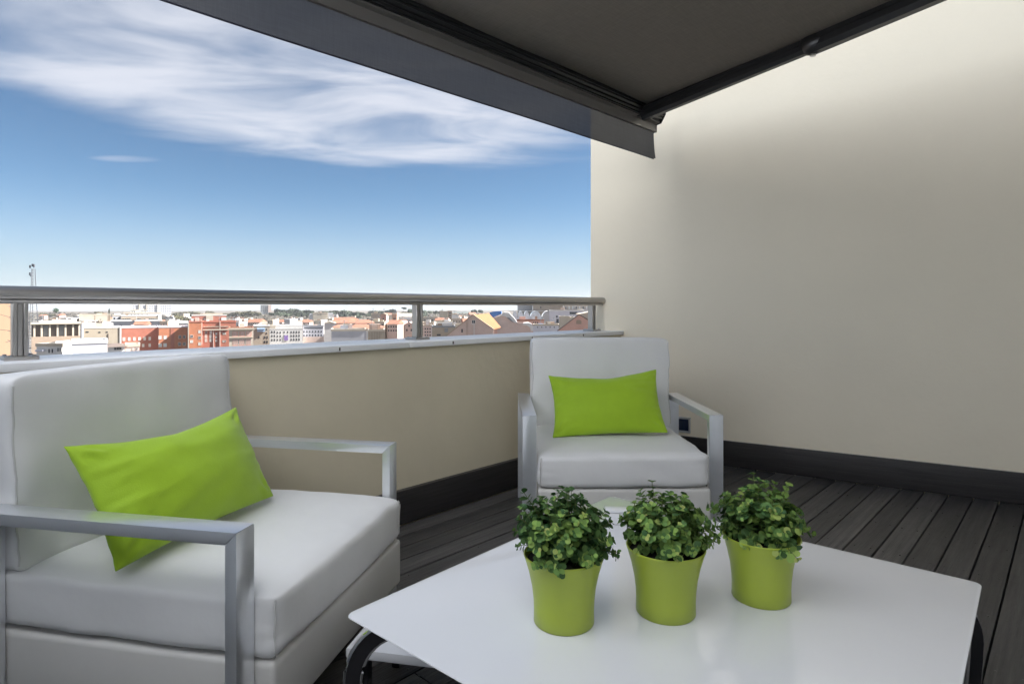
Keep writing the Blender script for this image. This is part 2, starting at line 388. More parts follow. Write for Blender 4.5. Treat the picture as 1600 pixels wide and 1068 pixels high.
# ================================================================== FURNITURE
M_fab = mat('white_outdoor_fabric', (.72, .715, .71), .6, nscale=3, namp=.03, bump=.22, bscale=11, sheen=.15)
M_basefab = mat('offwhite_panel_fabric', (.61, .595, .565), .62, nscale=3, namp=.03, bump=.06, bscale=5)
M_seam = mat('grey_seam', (.56, .55, .54), .7)
M_brush = mat('brushed_aluminium', (.80, .82, .85), .28, .8, nscale=18, namp=.04, bump=.015, bscale=50, stretch=(1, .06, 1))
M_lime = mat('lime_fabric', (.315, .50, .012), .75, nscale=9, namp=.06, bump=.12, bscale=300, sheen=.2)
def cushion(name, sx, sy, sz, m, parent, rad=.035, bulge=.018, seed=0, wr=.004, N_=22, sag=0.0):
    """soft box, sx wide, sy deep, sz thick, centred; puffed faces, rounded edges, crumpled seams"""
    bm = bmesh.new(); bmesh.ops.create_cube(bm, size=2)
    bmesh.ops.subdivide_edges(bm, edges=bm.edges[:], cuts=N_, use_grid_fill=True)
    h = Vector((sx / 2, sy / 2, sz / 2)); seams = {}
    off = Vector((seed * 3.7, seed * 1.3, seed * 5.1))
    for v in bm.verts:
        u = v.co.copy()
        p = Vector((u.x * h.x, u.y * h.y, u.z * h.z))
        inner = Vector(tuple(max(-(h[i] - rad), min(h[i] - rad, p[i])) for i in range(3)))
        dd = p - inner
        if dd.length > 1e-6: p = inner + dd.normalized() * min(rad, dd.length) if dd.length > rad else inner + dd
        fx, fy, fz = (1 - u.x ** 2), (1 - u.y ** 2), (1 - u.z ** 2)
        if abs(u.z) > .99: p.z += math.copysign(bulge * (fx * fy) ** .55, u.z) - sag * fx * fy
        if abs(u.x) > .99: p.x += math.copysign(bulge * .55 * (fy * fz) ** .6, u.x)
        if abs(u.y) > .99: p.y += math.copysign(bulge * .6 * (fx * fz) ** .6, u.y)
        c = max(abs(u.x), 0) ** 4 * .5 + max(abs(u.y), 0) ** 4 * .5
        nv = noise.noise_vector(p * 9 + off) + .6 * noise.noise_vector(Vector((p.x * 26, p.y * 26, p.z * 9)) + off)
        ce = max(0, abs(u.x) - .72) / .28 * max(0, abs(u.y) - .6) / .4      # gathers near the upright corner seams
        p += nv * wr * (.35 + 1.3 * c) + .004 * ce * noise.noise_vector(Vector((p.x * 30, p.y * 30, p.z * 42)) + off)
        v.co = p
        if abs(u.x) > .99 and u.y > .99 and abs(u.z) < .98: seams.setdefault(1 if u.x > 0 else -1, []).append(p.copy())
    o = obj(name, bm, m, parent, True, angle=180)
    o.modifiers.new('soft', 'SUBSURF').levels = 1; o.modifiers['soft'].render_levels = 1
    for k in seams: seam_line(o, sorted(seams[k], key=lambda q_: q_.z), .0026)
    return o
def seam_line(parent, pts, r=.0022):
    bm = bmesh.new(); tube(bm, pts, r, 6); return obj('seam', bm, M_seam, parent, True)
def bracket(bm_pts, x0, x1, name, parent):
    bm = bmesh.new(); prism(bm, bm_pts, 'x', x0, x1)
    bevel(bm, .0025, 2)
    return obj(name, bm, M_brush, parent, True)
AH, AT, AWD, CW = .60, .030, .066, .93
def make_chair(label, loc, rz, seed):
    """local +y = forward (front of the posts at y=0), x = width, z = up"""
    t = empty('lounge_armchair', loc, rz); tag(t, label, 'armchair')
    D = .735
    for s in (-1, 1):
        x0, x1 = sorted((s * CW / 2, s * (CW / 2 - AWD)))
        bracket([(0, AH), (-D, AH), (-D + AT, AH - AT), (-AT, AH - AT)], x0, x1, 'armrest', t)
        bracket([(-.0006, AH - .0012), (-.0006, .003), (-AT, .003), (-AT, AH - AT - .0008)], x0, x1, 'leg', t)
        bracket([(-D + .0006, AH - .0012), (-D + .0006, .003), (-D + AT, .003), (-D + AT, AH - AT - .0008)], x0, x1, 'leg', t)
    hw2 = CW / 2 - AWD - .006
    bm = bmesh.new(); box(bm, -hw2, hw2, -.80, .045, .115, .272); bevel(bm, .014, 3)
    obj('seat_base', bm, M_basefab, t, True)
    bm = bmesh.new(); prism(bm, [(-.81, .265), (-.78, .265), (-.825, .80), (-.855, .80)], 'x', -hw2 + .02, hw2 - .02); bevel(bm, .012, 2)
    obj('back_frame', bm, M_basefab, t, True)
    sc_ = cushion('seat_cushion', 2 * hw2 - .004, .84, .155, M_fab, t, .030, .012, seed, .0056)
    sc_.location = (0, -.370, .352)
    bc = cushion('back_cushion', 2 * hw2 - .004, .165, .50, M_fab, t, .016, .007, seed + 5, .0052)
    bc.location = (0, -.712, .668); bc.rotation_euler.x = R(3.5)
    return bc
def rz_of(fx, fy): return math.atan2(fy, fx) - math.pi / 2
CH1 = (Vector((-.518, 1.80, 0)), Vector((.981, -.195, 0)).normalized())
CH2 = (Vector((.512, 2.80, 0)), Vector((.018, -1, 0)).normalized())
bc1 = make_chair('large white armchair with aluminium arms on the left, its back to the railing post', CH1[0], rz_of(*CH1[1].xy), 1)
bc1.rotation_euler.z = R(-4.5); bc1.location.y -= .022
make_chair('white armchair with aluminium arms in the corner of the terrace beyond the potted plants', CH2[0], rz_of(*CH2[1].xy), 2)
def make_pillow(label, corners, seed, T=.088):
    """corners TL, TR, BR, BL in world space"""
    TL, TR, BR, BL = [Vector(c) for c in corners]
    c = (TL + TR + BR + BL) / 4
    ux = ((TR - TL) + (BR - BL)) / 2; uy = ((TL - BL) + (TR - BR)) / 2
    nn = ux.cross(uy).normalized()
    bm = bmesh.new(); NU, NV = 46, 30
    grid = {}
    off = Vector((seed * 7.1, seed * 2.3, 0))
    for sgn in (1, -1):
        for j in range(NV + 1):
            for i in range(NU + 1):
                u, v = 2 * i / NU - 1, 2 * j / NV - 1
                edge = i in (0, NU) or j in (0, NV)
                if sgn < 0 and edge: grid[(sgn, i, j)] = grid[(1, i, j)]; continue
                uu = u * (1 - .075 * (1 - v * v) * abs(u)); vv = v * (1 - (.27 if v > 0 else .07) * (1 - abs(u) ** 1.5) * abs(v))
                a, b = (1 + uu) / 2, (1 + vv) / 2
                base = BL * (1 - a) * (1 - b) + BR * a * (1 - b) + TR * a * b + TL * (1 - a) * b
                h = T * (max(0, (1 - abs(u) ** 2.2)) * max(0, (1 - abs(v) ** 2.0))) ** .62
                # wrinkles fanning out of the corners and along the short seams
                pl = Vector((u * 1.9, v, 0))
                wv = 0
                for cu in (-1, 1):
                    for cvv in (-1, 1):
                        du, dv = (1 - u * cu) * 1.9, (1 - v * cvv)
                        rr = math.hypot(du, dv); an = math.atan2(dv, du)
                        wv += .0100 * math.sin(an * 11 + seed + cu * 2 + cvv) * math.exp(-(rr - .28) ** 2 / .05)
                wv += .009 * noise.noise(Vector((u * 2.2, v * 9, 0)) + off) * abs(u) ** 2 + .006 * noise.noise(Vector((u * 3, v * 3, 1)) + off)
                if edge: wv = 0; base = base + nn * .004 * noise.noise(Vector((u * 5, v * 5, 2)) + off) + ux.normalized() * .003 * noise.noise(Vector((u * 7, v * 7, 9)) + off)
                grid[(sgn, i, j)] = bm.verts.new(base + nn * sgn * (h + wv * min(1, h / .02)) - c)
        for j in range(NV):
            for i in range(NU):
                f = [grid[(sgn, i, j)], grid[(sgn, i + 1, j)], grid[(sgn, i + 1, j + 1)], grid[(sgn, i, j + 1)]]
                bm.faces.new(f if sgn > 0 else f[::-1])
    o = obj('throw_pillow', bm, M_lime, None, True, angle=180); o.location = c
    o.modifiers.new('soft', 'SUBSURF').levels = 1; o.modifiers['soft'].render_levels = 1
    tag(o, label, 'pillow')
    # piped seam round the edge
    return o
def ch(C, wd_, fw, z):
    f = C[1]; r = Vector((f.y, -f.x, 0))     # r = right of forward
    return C[0] + r * wd_ + f * fw + Vector((0, 0, z))
make_pillow('lime green pillow propped at a slant on the large left armchair',
            [pt(94, 695, 1.54), pt(370, 633, 2.14), pt(430, 775, 2.06), pt(178, 897, 1.475)], 1)
make_pillow('lime green pillow standing upright on the far armchair in the corner',
            [pt(855, 585, 3.28), pt(1027, 575, 3.28), pt(1046, 677, 3.08), pt(862, 685, 3.08)], 2)

# ------------------------------------------------------------------ coffee table
M_white = mat('white_lacquer', (.70, .705, .725), .2, nscale=2, namp=.015, coat=.7)
M_edge = mat('grey_table_edge', (.42, .39, .40), .45)
M_dark = mat('dark_steel', (.05, .05, .055), .3, .8)
M_chrome = mat('chrome', (.7, .7, .72), .12, 1)
TC = Vector((.4055, 1.463, 0)); e1 = Vector((.653, .757, 0)); TRZ = math.atan2(e1.y, e1.x)
TZ, L1, L2 = .40, 1.148, 1.09
tb = empty('coffee_table', TC, TRZ); tag(tb, 'square white coffee table carrying the three potted plants', 'table')
def rrect(hx, hy, r, k=8):
    pts = []
    for cx_, cy_, a0 in ((hx - r, hy - r, 0), (-hx + r, hy - r, 90), (-hx + r, -hy + r, 180), (hx - r, -hy + r, 270)):
        for i in range(k + 1):
            a = R(a0 + 90 * i / k); pts.append((cx_ + r * math.cos(a), cy_ + r * math.sin(a)))
    return pts
bm = bmesh.new()
lv = []
for (inset, z) in ((.022, TZ - .022), (.003, TZ - .006), (0.0, TZ - .003), (.0008, TZ - .0008), (.003, TZ)):
    lv.append([bm.verts.new((x, y, z)) for x, y in rrect(L1 / 2 - inset, L2 / 2 - inset, .022)])
for a, b in zip(lv, lv[1:]):
    for i in range(len(a)):
        f = bm.faces.new((a[i], a[(i + 1) % len(a)], b[(i + 1) % len(a)], b[i]))
        if a is lv[0]: f.material_index = 1
f = bm.faces.new(lv[0][::-1]); f.material_index = 1
bm.faces.new(lv[-1])
obj('tabletop', bm, [M_white, M_edge], tb, True, angle=30)
for sx in (-1, 1):
    for sy in (-1, 1):
        bm = bmesh.new()
        dirv = Vector((sx, sy, 0)).normalized(); per = Vector((-dirv.y, dirv.x, 0))
        cpts = []
        for i in range(15):
            a = min(1, i / 9) * math.pi / 2               # quarter bend under the top, then straight down, drawn in at the foot
            rr_ = -.125 + .105 * math.sin(a) - .03 * max(0, (i - 9) / 5) ** 1.5; zz_ = TZ - .036 - .115 * (1 - math.cos(a)) if i <= 9 else (TZ - .151) * (14 - i) / 5 + .004
            cpts.append(Vector((sx * L1 / 2, sy * L2 / 2, 0)) + dirv * rr_ + Vector((0, 0, zz_)))
        prev = None
        for i, c in enumerate(cpts):
            tg = (cpts[min(i + 1, 14)] - cpts[max(i - 1, 0)]).normalized(); nr = tg.cross(per).normalized()
            ring = [bm.verts.new(c + nr * a * .016 + per * b * .008) for a, b in ((-1, -1), (1, -1), (1, 1), (-1, 1))]
            if prev:
                for k in range(4): bm.faces.new((prev[k], prev[(k + 1) % 4], ring[(k + 1) % 4], ring[k]))
            else: bm.faces.new(ring)
            prev = ring
        bm.faces.new(prev)
        lg = obj('leg', bm, M_dark, tb, True, angle=50)
        for a in (-1, 1):
            bm = bmesh.new(); pp = []
            for i, c_ in enumerate(cpts):
                tg_ = (cpts[min(i + 1, 14)] - cpts[max(i - 1, 0)]).normalized(); pp.append(c_ + tg_.cross(per).normalized() * a * .0165)
            tube(bm, pp, .0068, 8); obj('leg_edge', bm, M_chrome, lg, True)
# low white stool between the chair and the table
ls = empty('low_stool', (-.209, 1.713, 0), math.atan2(-.195, .981)); tag(ls, 'low white slab stool half hidden between the left armchair and the coffee table', 'stool')
bm = bmesh.new(); box(bm, -.20, .20, -.16, .16, .18, .205); bevel(bm, .004); obj('seat', bm, M_white, ls, True)
for sx in (-1, 1):
    for sy in (-1, 1):
        bm = bmesh.new(); box(bm, sx * .17 - .012, sx * .17 + .012, sy * .11 + .01 - .012, sy * .11 + .022, .002, .1795); obj('leg', bm, M_dark, ls)
# small white box near the far table corner
bx_ = pt(968, 820, 1); k_ = (EYE - TZ) / (820 - HY) * F
bm = bmesh.new(); box(bm, -.045, .045, -.025, .025, .0005, .038); bevel(bm, .004, 2)
wb = empty('napkin_box', (pt(970, 819, k_).x, pt(970, 819, k_).y + .025, TZ), R(-4)); tag(wb, 'small plain white box on the table between the first and second plant', 'box')
obj('body', bm, M_white, wb, True)
bm = bmesh.new(); box(bm, -.0465, .0465, -.0265, .0265, .0385, .047); bevel(bm, .003, 2); obj('lid', bm, M_white, wb, True)

# ------------------------------------------------------------------ potted plants
M_pot = mat('lime_ceramic', (.34, .42, .04), .42, nscale=3, namp=.03, coat=.15)
M_soil = mat('dark_soil', (.012, .01, .008), .95, nscale=60, namp=.5, bump=.8, bscale=60)
M_stem = mat('plant_stem', (.10, .13, .03), .6)
def leafmat(nm='small_round_leaf', gain=1.0):
    m = mat(nm, (.075, .155, .022), .6, spec=.2)
    t = m.node_tree; b = t.nodes['Principled BSDF']
    oi = t.nodes.new('ShaderNodeObjectInfo'); at = t.nodes.new('ShaderNodeAttribute'); at.attribute_name = 'tint'
    ad = t.nodes.new('ShaderNodeMath'); ad.operation = 'ADD'; 
    r = t.nodes.new('ShaderNodeValToRGB')
    for pos, c in ((.0, (.030, .070, .026)), (.35, (.075, .140, .040)), (.7, (.16, .25, .06)), (1, (.25, .34, .085))):
        e = r.color_ramp.elements.new(min(.999, max(.001, pos))); e.color = (*c, 1)
    r.color_ramp.elements[0].color = (.03, .075, .022, 1); r.color_ramp.elements[-1].color = (.26, .36, .07, 1)
    t.links.new(oi.outputs['Random'], ad.inputs[0]); t.links.new(at.outputs['Fac'], ad.inputs[1])
    t.links.new(ad.outputs[0], r.inputs[0])
    for e in r.color_ramp.elements: e.color = tuple(min(.5, q_ * gain) for q_ in e.color[:3]) + (1,)
    t.links.new(r.outputs[0], b.inputs['Base Color'])
    b.inputs['Transmission Weight'].default_value = 0
    tr = t.nodes.new('ShaderNodeBsdfTranslucent'); mx = t.nodes.new('ShaderNodeMixShader'); mx.inputs[0].default_value = .28
    t.links.new(r.outputs[0], tr.inputs[0]); o = t.nodes['Material Output']
    t.links.new(b.outputs[0], mx.inputs[1]); t.links.new(tr.outputs[0], mx.inputs[2]); t.links.new(mx.outputs[0], o.inputs[0])
    return m
M_leaf = leafmat('mature_round_leaf', 1.25); M_tip = leafmat('sunlit_young_leaf', 1.85)  # tip leaves lighter: new growth plus sunlit brightness put into the colour
def leaf_verts(wd_, ln, cup):
    """a small round cupped leaf, stalk at the origin, along +x, normal +z"""
    out_ = [(0, 0, 0)]
    prof = [(.18, .30), (.45, .5), (.75, .44), (.95, .2)]
    L_ = [(ln * x, wd_ * y, cup * y * y * 2 - .12 * ln * x * x) for x, y in prof]
    Rr = [(x, -y, z) for x, y, z in L_]
    mid = [(ln * x, 0, -.12 * ln * x * x - .0003) for x, _ in prof]
    tip = (ln, 0, -.13 * ln)
    V = [(0, 0, 0)] + L_ + Rr + mid + [tip]
    Fc = [(0, 9, 1), (0, 5, 9)]
    for i in range(3):
        Fc += [(1 + i, 9 + i, 10 + i, 2 + i), (9 + i, 5 + i, 6 + i, 10 + i)]
    Fc += [(4, 12, 13), (12, 8, 13)]
    return V, Fc
leaf_meshes = []
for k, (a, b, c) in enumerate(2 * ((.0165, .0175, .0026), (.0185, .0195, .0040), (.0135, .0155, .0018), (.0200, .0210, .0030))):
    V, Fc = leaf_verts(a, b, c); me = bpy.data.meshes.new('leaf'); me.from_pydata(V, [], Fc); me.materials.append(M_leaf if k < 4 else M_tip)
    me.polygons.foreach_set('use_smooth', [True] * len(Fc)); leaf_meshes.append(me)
POT = [(.058, .002), (.0645, .0), (.0672, .003), (.0668, .03), (.0678, .05), (.0712, .08), (.078, .112), (.0855, .137), (.0892, .148), (.0900, .150), (.0888, .152), (.0860, .151), (.0845, .146), (.078, .125)]
def make_plant(label, px, py, seed, squash, lean):
    Y = (EYE - TZ) * F / (py - HY); base = pt(px, py, Y); base.z = TZ
    t = empty('potted_plant', base, seed * 1.3); tag(t, label, 'potted plant', None)
    bm = bmesh.new(); rings = lathe(bm, POT, 56); bm.faces.new(rings[0][::-1]); obj('pot', bm, M_pot, t, True, angle=60)
    bm = bmesh.new(); rr = lathe(bm, [(.0820, .137), (.05, .142), (.02, .145), (.002, .146)], 28); bm.faces.new(rr[-1]); obj('soil', bm, M_soil, t, True)
    rnd = random.Random(seed * 17)
    leaves = []; stems = bmesh.new()
    for s in range(112):
        az = rnd.uniform(0, 2 * math.pi); el = math.acos(rnd.uniform(-.30, 1)) ; # polar angle from up
        ln = rnd.uniform(.076, .108) * (1.0 + .10 * math.cos(el)) * squash
        if rnd.random() < .14: ln *= 1.16
        dirv = Vector((math.sin(el) * math.cos(az), math.sin(el) * math.sin(az), math.cos(el) + .12)) + lean
        r0 = rnd.uniform(.0, .05); p0 = Vector((r0 * math.cos(az), r0 * math.sin(az), .138))
        tipp = Vector((0, 0, .160)) + dirv.normalized() * ln
        midp = (p0 + tipp) / 2 + Vector((0, 0, .028 * math.sin(el)))+ Vector((rnd.uniform(-.008, .008), rnd.uniform(-.008, .008), 0))
        pts = []
        for i in range(7):
            u = i / 6; pts.append(p0 * (1 - u) ** 2 + midp * 2 * u * (1 - u) + tipp * u * u)
        tube(stems, pts, .0011, 4, False, .0007)
        nodes = 7
        for k in range(nodes):
            u = .30 + .70 * k / (nodes - 1)
            p = p0 * (1 - u) ** 2 + midp * 2 * u * (1 - u) + tipp * u * u
            tg = ((midp - p0) * (1 - u) + (tipp - midp) * u).normalized()
            sd_ = tg.cross(Vector((rnd.gauss(0, 1), rnd.gauss(0, 1), rnd.gauss(0, 1)))).normalized()
            if k % 2: sd_ = tg.cross(sd_).normalized()
            pair = [sd_, -sd_] if k < nodes - 1 else [sd_, -sd_, tg.cross(sd_), -tg.cross(sd_)]
            for q_ in pair:
                x = (q_ + tg * rnd.uniform(.25, .75)).normalized()
                upv = (tg + Vector((0, 0, .6)) + Vector((rnd.gauss(0, .35), rnd.gauss(0, .35), rnd.gauss(0, .35)))).normalized()
                y = upv.cross(x).normalized(); z = x.cross(y)
                sc_ = rnd.uniform(.72, 1.12) * (1.08 - .42 * u * u if k >= nodes - 1 else 1)
                mx = Matrix((x * sc_, y * sc_, z * sc_)).transposed().to_4x4(); mx.translation = p
                out_ = (p - Vector((0, 0, .150))).length
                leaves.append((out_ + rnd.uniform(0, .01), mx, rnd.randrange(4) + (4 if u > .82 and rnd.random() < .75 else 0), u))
    obj('stems', stems, M_stem, t, True)['kind'] = 'stuff'
    # those nearest the eye show largest: outer shell first, on the side that faces the lens
    view = (Vector((0, 0, EYE)) - (base + Vector((0, 0, .16)))).normalized()
    rot = Matrix.Rotation(-seed * 1.3, 3, 'Z'); lv_ = rot @ view
    leaves.sort(key=lambda q_: -(q_[1].translation - Vector((0, 0, .15))).dot(lv_))
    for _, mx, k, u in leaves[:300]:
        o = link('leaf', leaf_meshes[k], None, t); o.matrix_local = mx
    V, Fc, tint = [], [], []
    for _, mx, k, u in leaves[300:]:
        b0 = len(V); V += [mx @ v.co for v in leaf_meshes[k].vertices]; Fc += [tuple(i + b0 for i in p.vertices) for p in leaf_meshes[k].polygons]
        tint += [rnd.uniform(-.3, .35)] * len(leaf_meshes[k].vertices)
    me = bpy.data.meshes.new('foliage'); me.from_pydata(V, [], Fc); me.materials.append(M_leaf)
    at = me.attributes.new('tint', 'FLOAT', 'POINT'); at.data.foreach_set('value', tint)
    fo = link('foliage', me, None, t); fo['kind'] = 'stuff'
make_plant('green pot with the tallest round leafy plant, nearest the white armchair on the left', 881, 969, 1, 1.13, Vector((-.07, 0, .12)))
make_plant('green pot with a leafy plant, middle of the three on the white table', 1040, 954, 2, 1.02, Vector((0, 0, .06)))
make_plant('green pot with a low spreading leafy plant, nearest the pale wall', 1189, 932, 3, 1.0, Vector((.0, 0, -.02)))
#CITY
# ================================================================== CITY
GZ = -26.0
def ground_z(x, y):
    r = math.hypot(x, y)
    h = GZ
    if r > 620:
        u = min(1, (r - 620) / 700); u = u * u * (3 - 2 * u)
        h = GZ + u * (9.5 + 2.5 * math.sin(x * .004 + 1) + 1.5 * math.sin(x * .011))
    if r > 2400: h -= (r - 2400) * .004
    return h
M_ground = mat('city_ground', (.12, .105, .09), .95, nscale=.05, namp=.35, det=8)
M_hill = mat('scrub_hillside', (.075, .062, .045), .95, nscale=.03, namp=.45, det=9, second=(.115, .092, .07))
bm = bmesh.new(); rows = []
radii = [6, 40, 120, 260, 420, 560, 640, 720, 800, 880, 960, 1040, 1120, 1200, 1300, 1450, 1700, 2100, 2800, 3600, 4600]
SEG = 96
for r in radii:
    rows.append([bm.verts.new((r * math.cos(2 * math.pi * k / SEG), r * math.sin(2 * math.pi * k / SEG), ground_z(r * math.cos(2 * math.pi * k / SEG), r * math.sin(2 * math.pi * k / SEG)))) for k in range(SEG)])
for a, b in zip(rows, rows[1:]):
    for k in range(SEG):
        f = bm.faces.new((a[k], a[(k + 1) % SEG], b[(k + 1) % SEG], b[k])); f.material_index = 1 if radii[rows.index(a)] >= 640 else 0
bm.faces.new(rows[0])
tag(obj('ground', bm, [M_ground, M_hill], None, True), kind='structure')

def cm(name, rgb, namp=.10, rough=.85): return mat('city_' + name, rgb, rough, nscale=.35, namp=namp, det=7)
C = dict(
    peach=cm('peach', (.34, .225, .145), .05), tan=cm('tan', (.29, .22, .165)), cream=cm('cream', (.43, .375, .30)), white=cm('white', (.56, .55, .53), .08),
    grey=cm('grey', (.40, .40, .42)), lav=cm('lavender', (.50, .50, .55), .05), red=cm('red_brick', (.33, .115, .075), .2), orange=cm('orange_brick', (.40, .15, .075), .16),
    pink=cm('pink', (.50, .30, .24)), rose=cm('rose', (.49, .375, .325)), beige=cm('beige', (.31, .265, .205)), tile=cm('terracotta', (.235, .105, .066), .35), otile=cm('orange_tile', (.21, .08, .024), .15),
    dark=cm('dark', (.06, .065, .08)), blue=cm('blue', (.06, .17, .42)), lblue=cm('pale_blue', (.28, .42, .58)), brown=cm('brown', (.13, .10, .085)), slate=cm('slate', (.20, .21, .22)),
    silver=mat('city_silver', (.62, .66, .70), .3, .55, nscale=.6, namp=.25), purple=cm('purple', (.20, .12, .35)))
M_glass = mat('city_window_glass', (.035, .042, .055), .18); M_frame = mat('city_window_frame', (.68, .66, .62), .6); M_pane2 = mat('city_pale_blind', (.62, .62, .58), .6)
def win_mesh(nm, pane, fr):
    bm = bmesh.new()
    box(bm, -.42, .42, -.02, .1, -.44, .44, 0)
    for a in ((-.5, -.42, -.5, .5), (.42, .5, -.5, .5), (-.42, .42, .44, .5), (-.42, .42, -.5, -.44), (-.03, .03, -.44, .44)):
        box(bm, a[0], a[1], -.10, .1, a[2], a[3], 1)
    me = bpy.data.meshes.new(nm); bm.to_mesh(me); bm.free(); me.materials.append(pane); me.materials.append(fr); return me
W_dark = win_mesh('window', M_glass, M_frame); W_pale = win_mesh('window', M_pane2, M_frame); W_plain = win_mesh('window', M_glass, M_glass)
WSETS = dict(d=[W_dark], p=[W_pale, W_pale, W_dark], n=[W_plain], m=[W_dark, W_pale])
crnd = random.Random(11)
def X(px, D): return (px - 800) / F * D
def Z(py, D): return EYE - (py - HY) / F * D
def building(name, label, x0, x1, yt, D, depth, m, wins=(), roof='flat', rm=None, extra=(), cat='building', group=None, kids=True, rot=None):
    """front wall across image columns x0..x1 at distance D, parapet at image row yt"""
    xa, xb = X(x0, D), X(x1, D); zt = Z(yt, D); cxm = (xa + xb) / 2; gz = ground_z(cxm, D) - .5
    th = math.atan2(-cxm, D) if rot is None else R(rot); k = math.cos(th) if rot is None else 1.0
    t = empty(name, (cxm, D, gz), th); tag(t, label, cat, group)
    hx = (xb - xa) / 2 * k; H = zt - gz
    bm = bmesh.new(); box(bm, -hx, hx, 0, depth, 0, H)
    obj('wall', bm, m, t)
    rm = rm or C['cream']
    if roof == 'flat':
        bm = bmesh.new()
        for a in ((-hx - .12, hx + .12, -.12, .25), (-hx - .12, hx + .12, depth - .25, depth + .12), (-hx - .12, -hx + .25, .25, depth - .25), (hx - .25, hx + .12, .25, depth - .25)): box(bm, *a, H, H + .55)
        obj('roof_parapet', bm, rm, t)
    elif roof == 'gable_x':                    # ridge along x
        rh = min(depth * .22, hx * .8); bm = bmesh.new(); prism(bm, [(-.5, H), (depth / 2, H + rh), (depth + .5, H)], 'x', -hx - .4, hx + .4); obj('roof', bm, rm, t)
    elif roof == 'gable_y':                    # gable faces the terrace
        rh = hx * .42; bm = bmesh.new(); prism(bm, [(-hx - .4, H), (0, H + rh), (hx + .4, H)], 'y', -.3, depth + .3); obj('roof', bm, rm, t)
    elif roof == 'hip':
        rh = hx * .35; bm = bmesh.new()
        b_ = [bm.verts.new(p) for p in ((-hx - .5, -.5, H), (hx + .5, -.5, H), (hx + .5, depth + .5, H), (-hx - .5, depth + .5, H))]
        r_ = [bm.verts.new(p) for p in ((-hx * .45, depth / 2, H + rh), (hx * .45, depth / 2, H + rh))]
        bm.faces.new(b_[::-1]); bm.faces.new((b_[0], b_[1], r_[1], r_[0])); bm.faces.new((b_[2], b_[3], r_[0], r_[1])); bm.faces.new((b_[1], b_[2], r_[1])); bm.faces.new((b_[3], b_[0], r_[0]))
        obj('roof', bm, rm, t)
    for (u0, u1, nx, v0, v1, ny, ww, wh, kind) in wins:
        for j in range(ny):
            for i in range(nx):
                u = u0 + (u1 - u0) * (i / (nx - 1) if nx > 1 else .5); v = v0 + (v1 - v0) * (j / (ny - 1) if ny > 1 else .5)
                o = link('window', crnd.choice(WSETS[kind]), None, t)
                o.location = ((X(u, D) - cxm) * k, 0, Z(v, D) - gz); o.scale = (ww / F * D * k, .9, wh / F * D)
    if roof == 'flat' and D > 105 and xb - xa > 4:
        for _ in range(crnd.choice((1, 2, 3)) if D < 700 else 0):
            bw = crnd.uniform(.5, 1.6); bh = crnd.uniform(.8, 2.0) if D > 160 else crnd.uniform(.3, .7); bx = crnd.uniform(-hx + 1.8, hx - 1.8) if hx > 2 else 0; by = crnd.uniform(1, depth * .7)
            bm = bmesh.new(); box(bm, bx - bw, bx + bw, by, by + bw * 1.5, H + .01, H + bh); obj(crnd.choice(('roof_room', 'roof_tank', 'chimney')), bm, C[crnd.choice(('white', 'cream', 'grey', 'rose', 'tan'))], t)
        if crnd.random() < .5 and D > 160:
            bm = bmesh.new(); ax = crnd.uniform(-hx * .7, hx * .7); ah = crnd.uniform(2.2, 4.2); tube(bm, [(ax, 2, H), (ax, 2, H + ah)], .05 + D * .00012, 5); tube(bm, [(ax - .8, 2, H + ah * .9), (ax + .8, 2, H + ah * .9)], .04 + D * .0001, 4); obj('aerial', bm, C['slate'], t)
    for (nm, u0, u1, v0, v1, y0, y1, mm) in extra:       # v0 top row, v1 bottom row; y offsets in metres (negative = proud)
        bm = bmesh.new(); box(bm, (X(u0, D) - cxm) * k, (X(u1, D) - cxm) * k, y0, y1, Z(v1, D) - gz, Z(v0, D) - gz); obj(nm, bm, C[mm], t)
    return t, (cxm, gz)
def outline(parent, c, nm, pts, D, y0, y1, mm):
    bm = bmesh.new(); prism(bm, [(X(a, D) - c[0], Z(b, D) - c[1]) for a, b in pts], 'y', y0, y1); return obj(nm, bm, C[mm] if isinstance(mm, str) else mm, parent)
B = building
B('apartment_block', 'peach party wall at the far left edge beyond the rail post', -70, 37, 468, 42, 14, C['peach'])
B('arcade_building', 'tan building with a row of tall dark recesses beside the left rail post', 50, 126, 507, 230, 14, C['brown'], roof='flat', rm=C['cream'],
  extra=[('base', 50, 126, 525, 560, -1.6, -.02, 'tan')] + [('pillar', a, a + 3, 507.2, 525, -1.5, -.02, 'cream') for a in (53, 64, 76.5, 88.5, 101, 113, 123)] + [('roof_slab', 49, 128, 503.5, 506, -2.2, 6, 'cream')]
  + [('shutter', a, a + 8.2, 508.5, 524.5, -.35, -.02, mm) for a, mm in ((67.5, 'slate'), (80, 'brown'), (92, 'slate'), (104.5, 'brown'), (116.5, 'brown'))])
t, c = B('rooftop_house', 'white low house with a slanted white roof slab beside the left rail post', 57, 98, 541, 110, 9, C['white'], [(91, 95, 2, 546, 546, 1, 4, 7, 'd'), (77, 82, 2, 548, 548, 1, 1.6, 6, 'n')], extra=[('canopy', 58, 70, 546, 549, -.5, -.02, 'lav')], rot=0)
outline(t, c, 'roof_slab', [(62, 538), (84, 533.2), (84, 536), (62, 540.4)], 110, .5, 4, 'white')
B('shed', 'small shed with grey shuttered openings between the white house and the lavender block', 98, 113, 540, 121, 7, C['lav'], [(102, 110, 3, 545.5, 545.5, 1, 3, 8, 'n')])
B('apartment_block', 'plain lavender grey block standing low in front of the beige building', 112.5, 168, 536.5, 100, 8, C['lav'], rm=C['white'], extra=[('roof_box', 131, 146, 532.5, 536, 1, 4, 'white'), ('roof_box', 150, 158, 534, 536, 1, 3, 'white')])
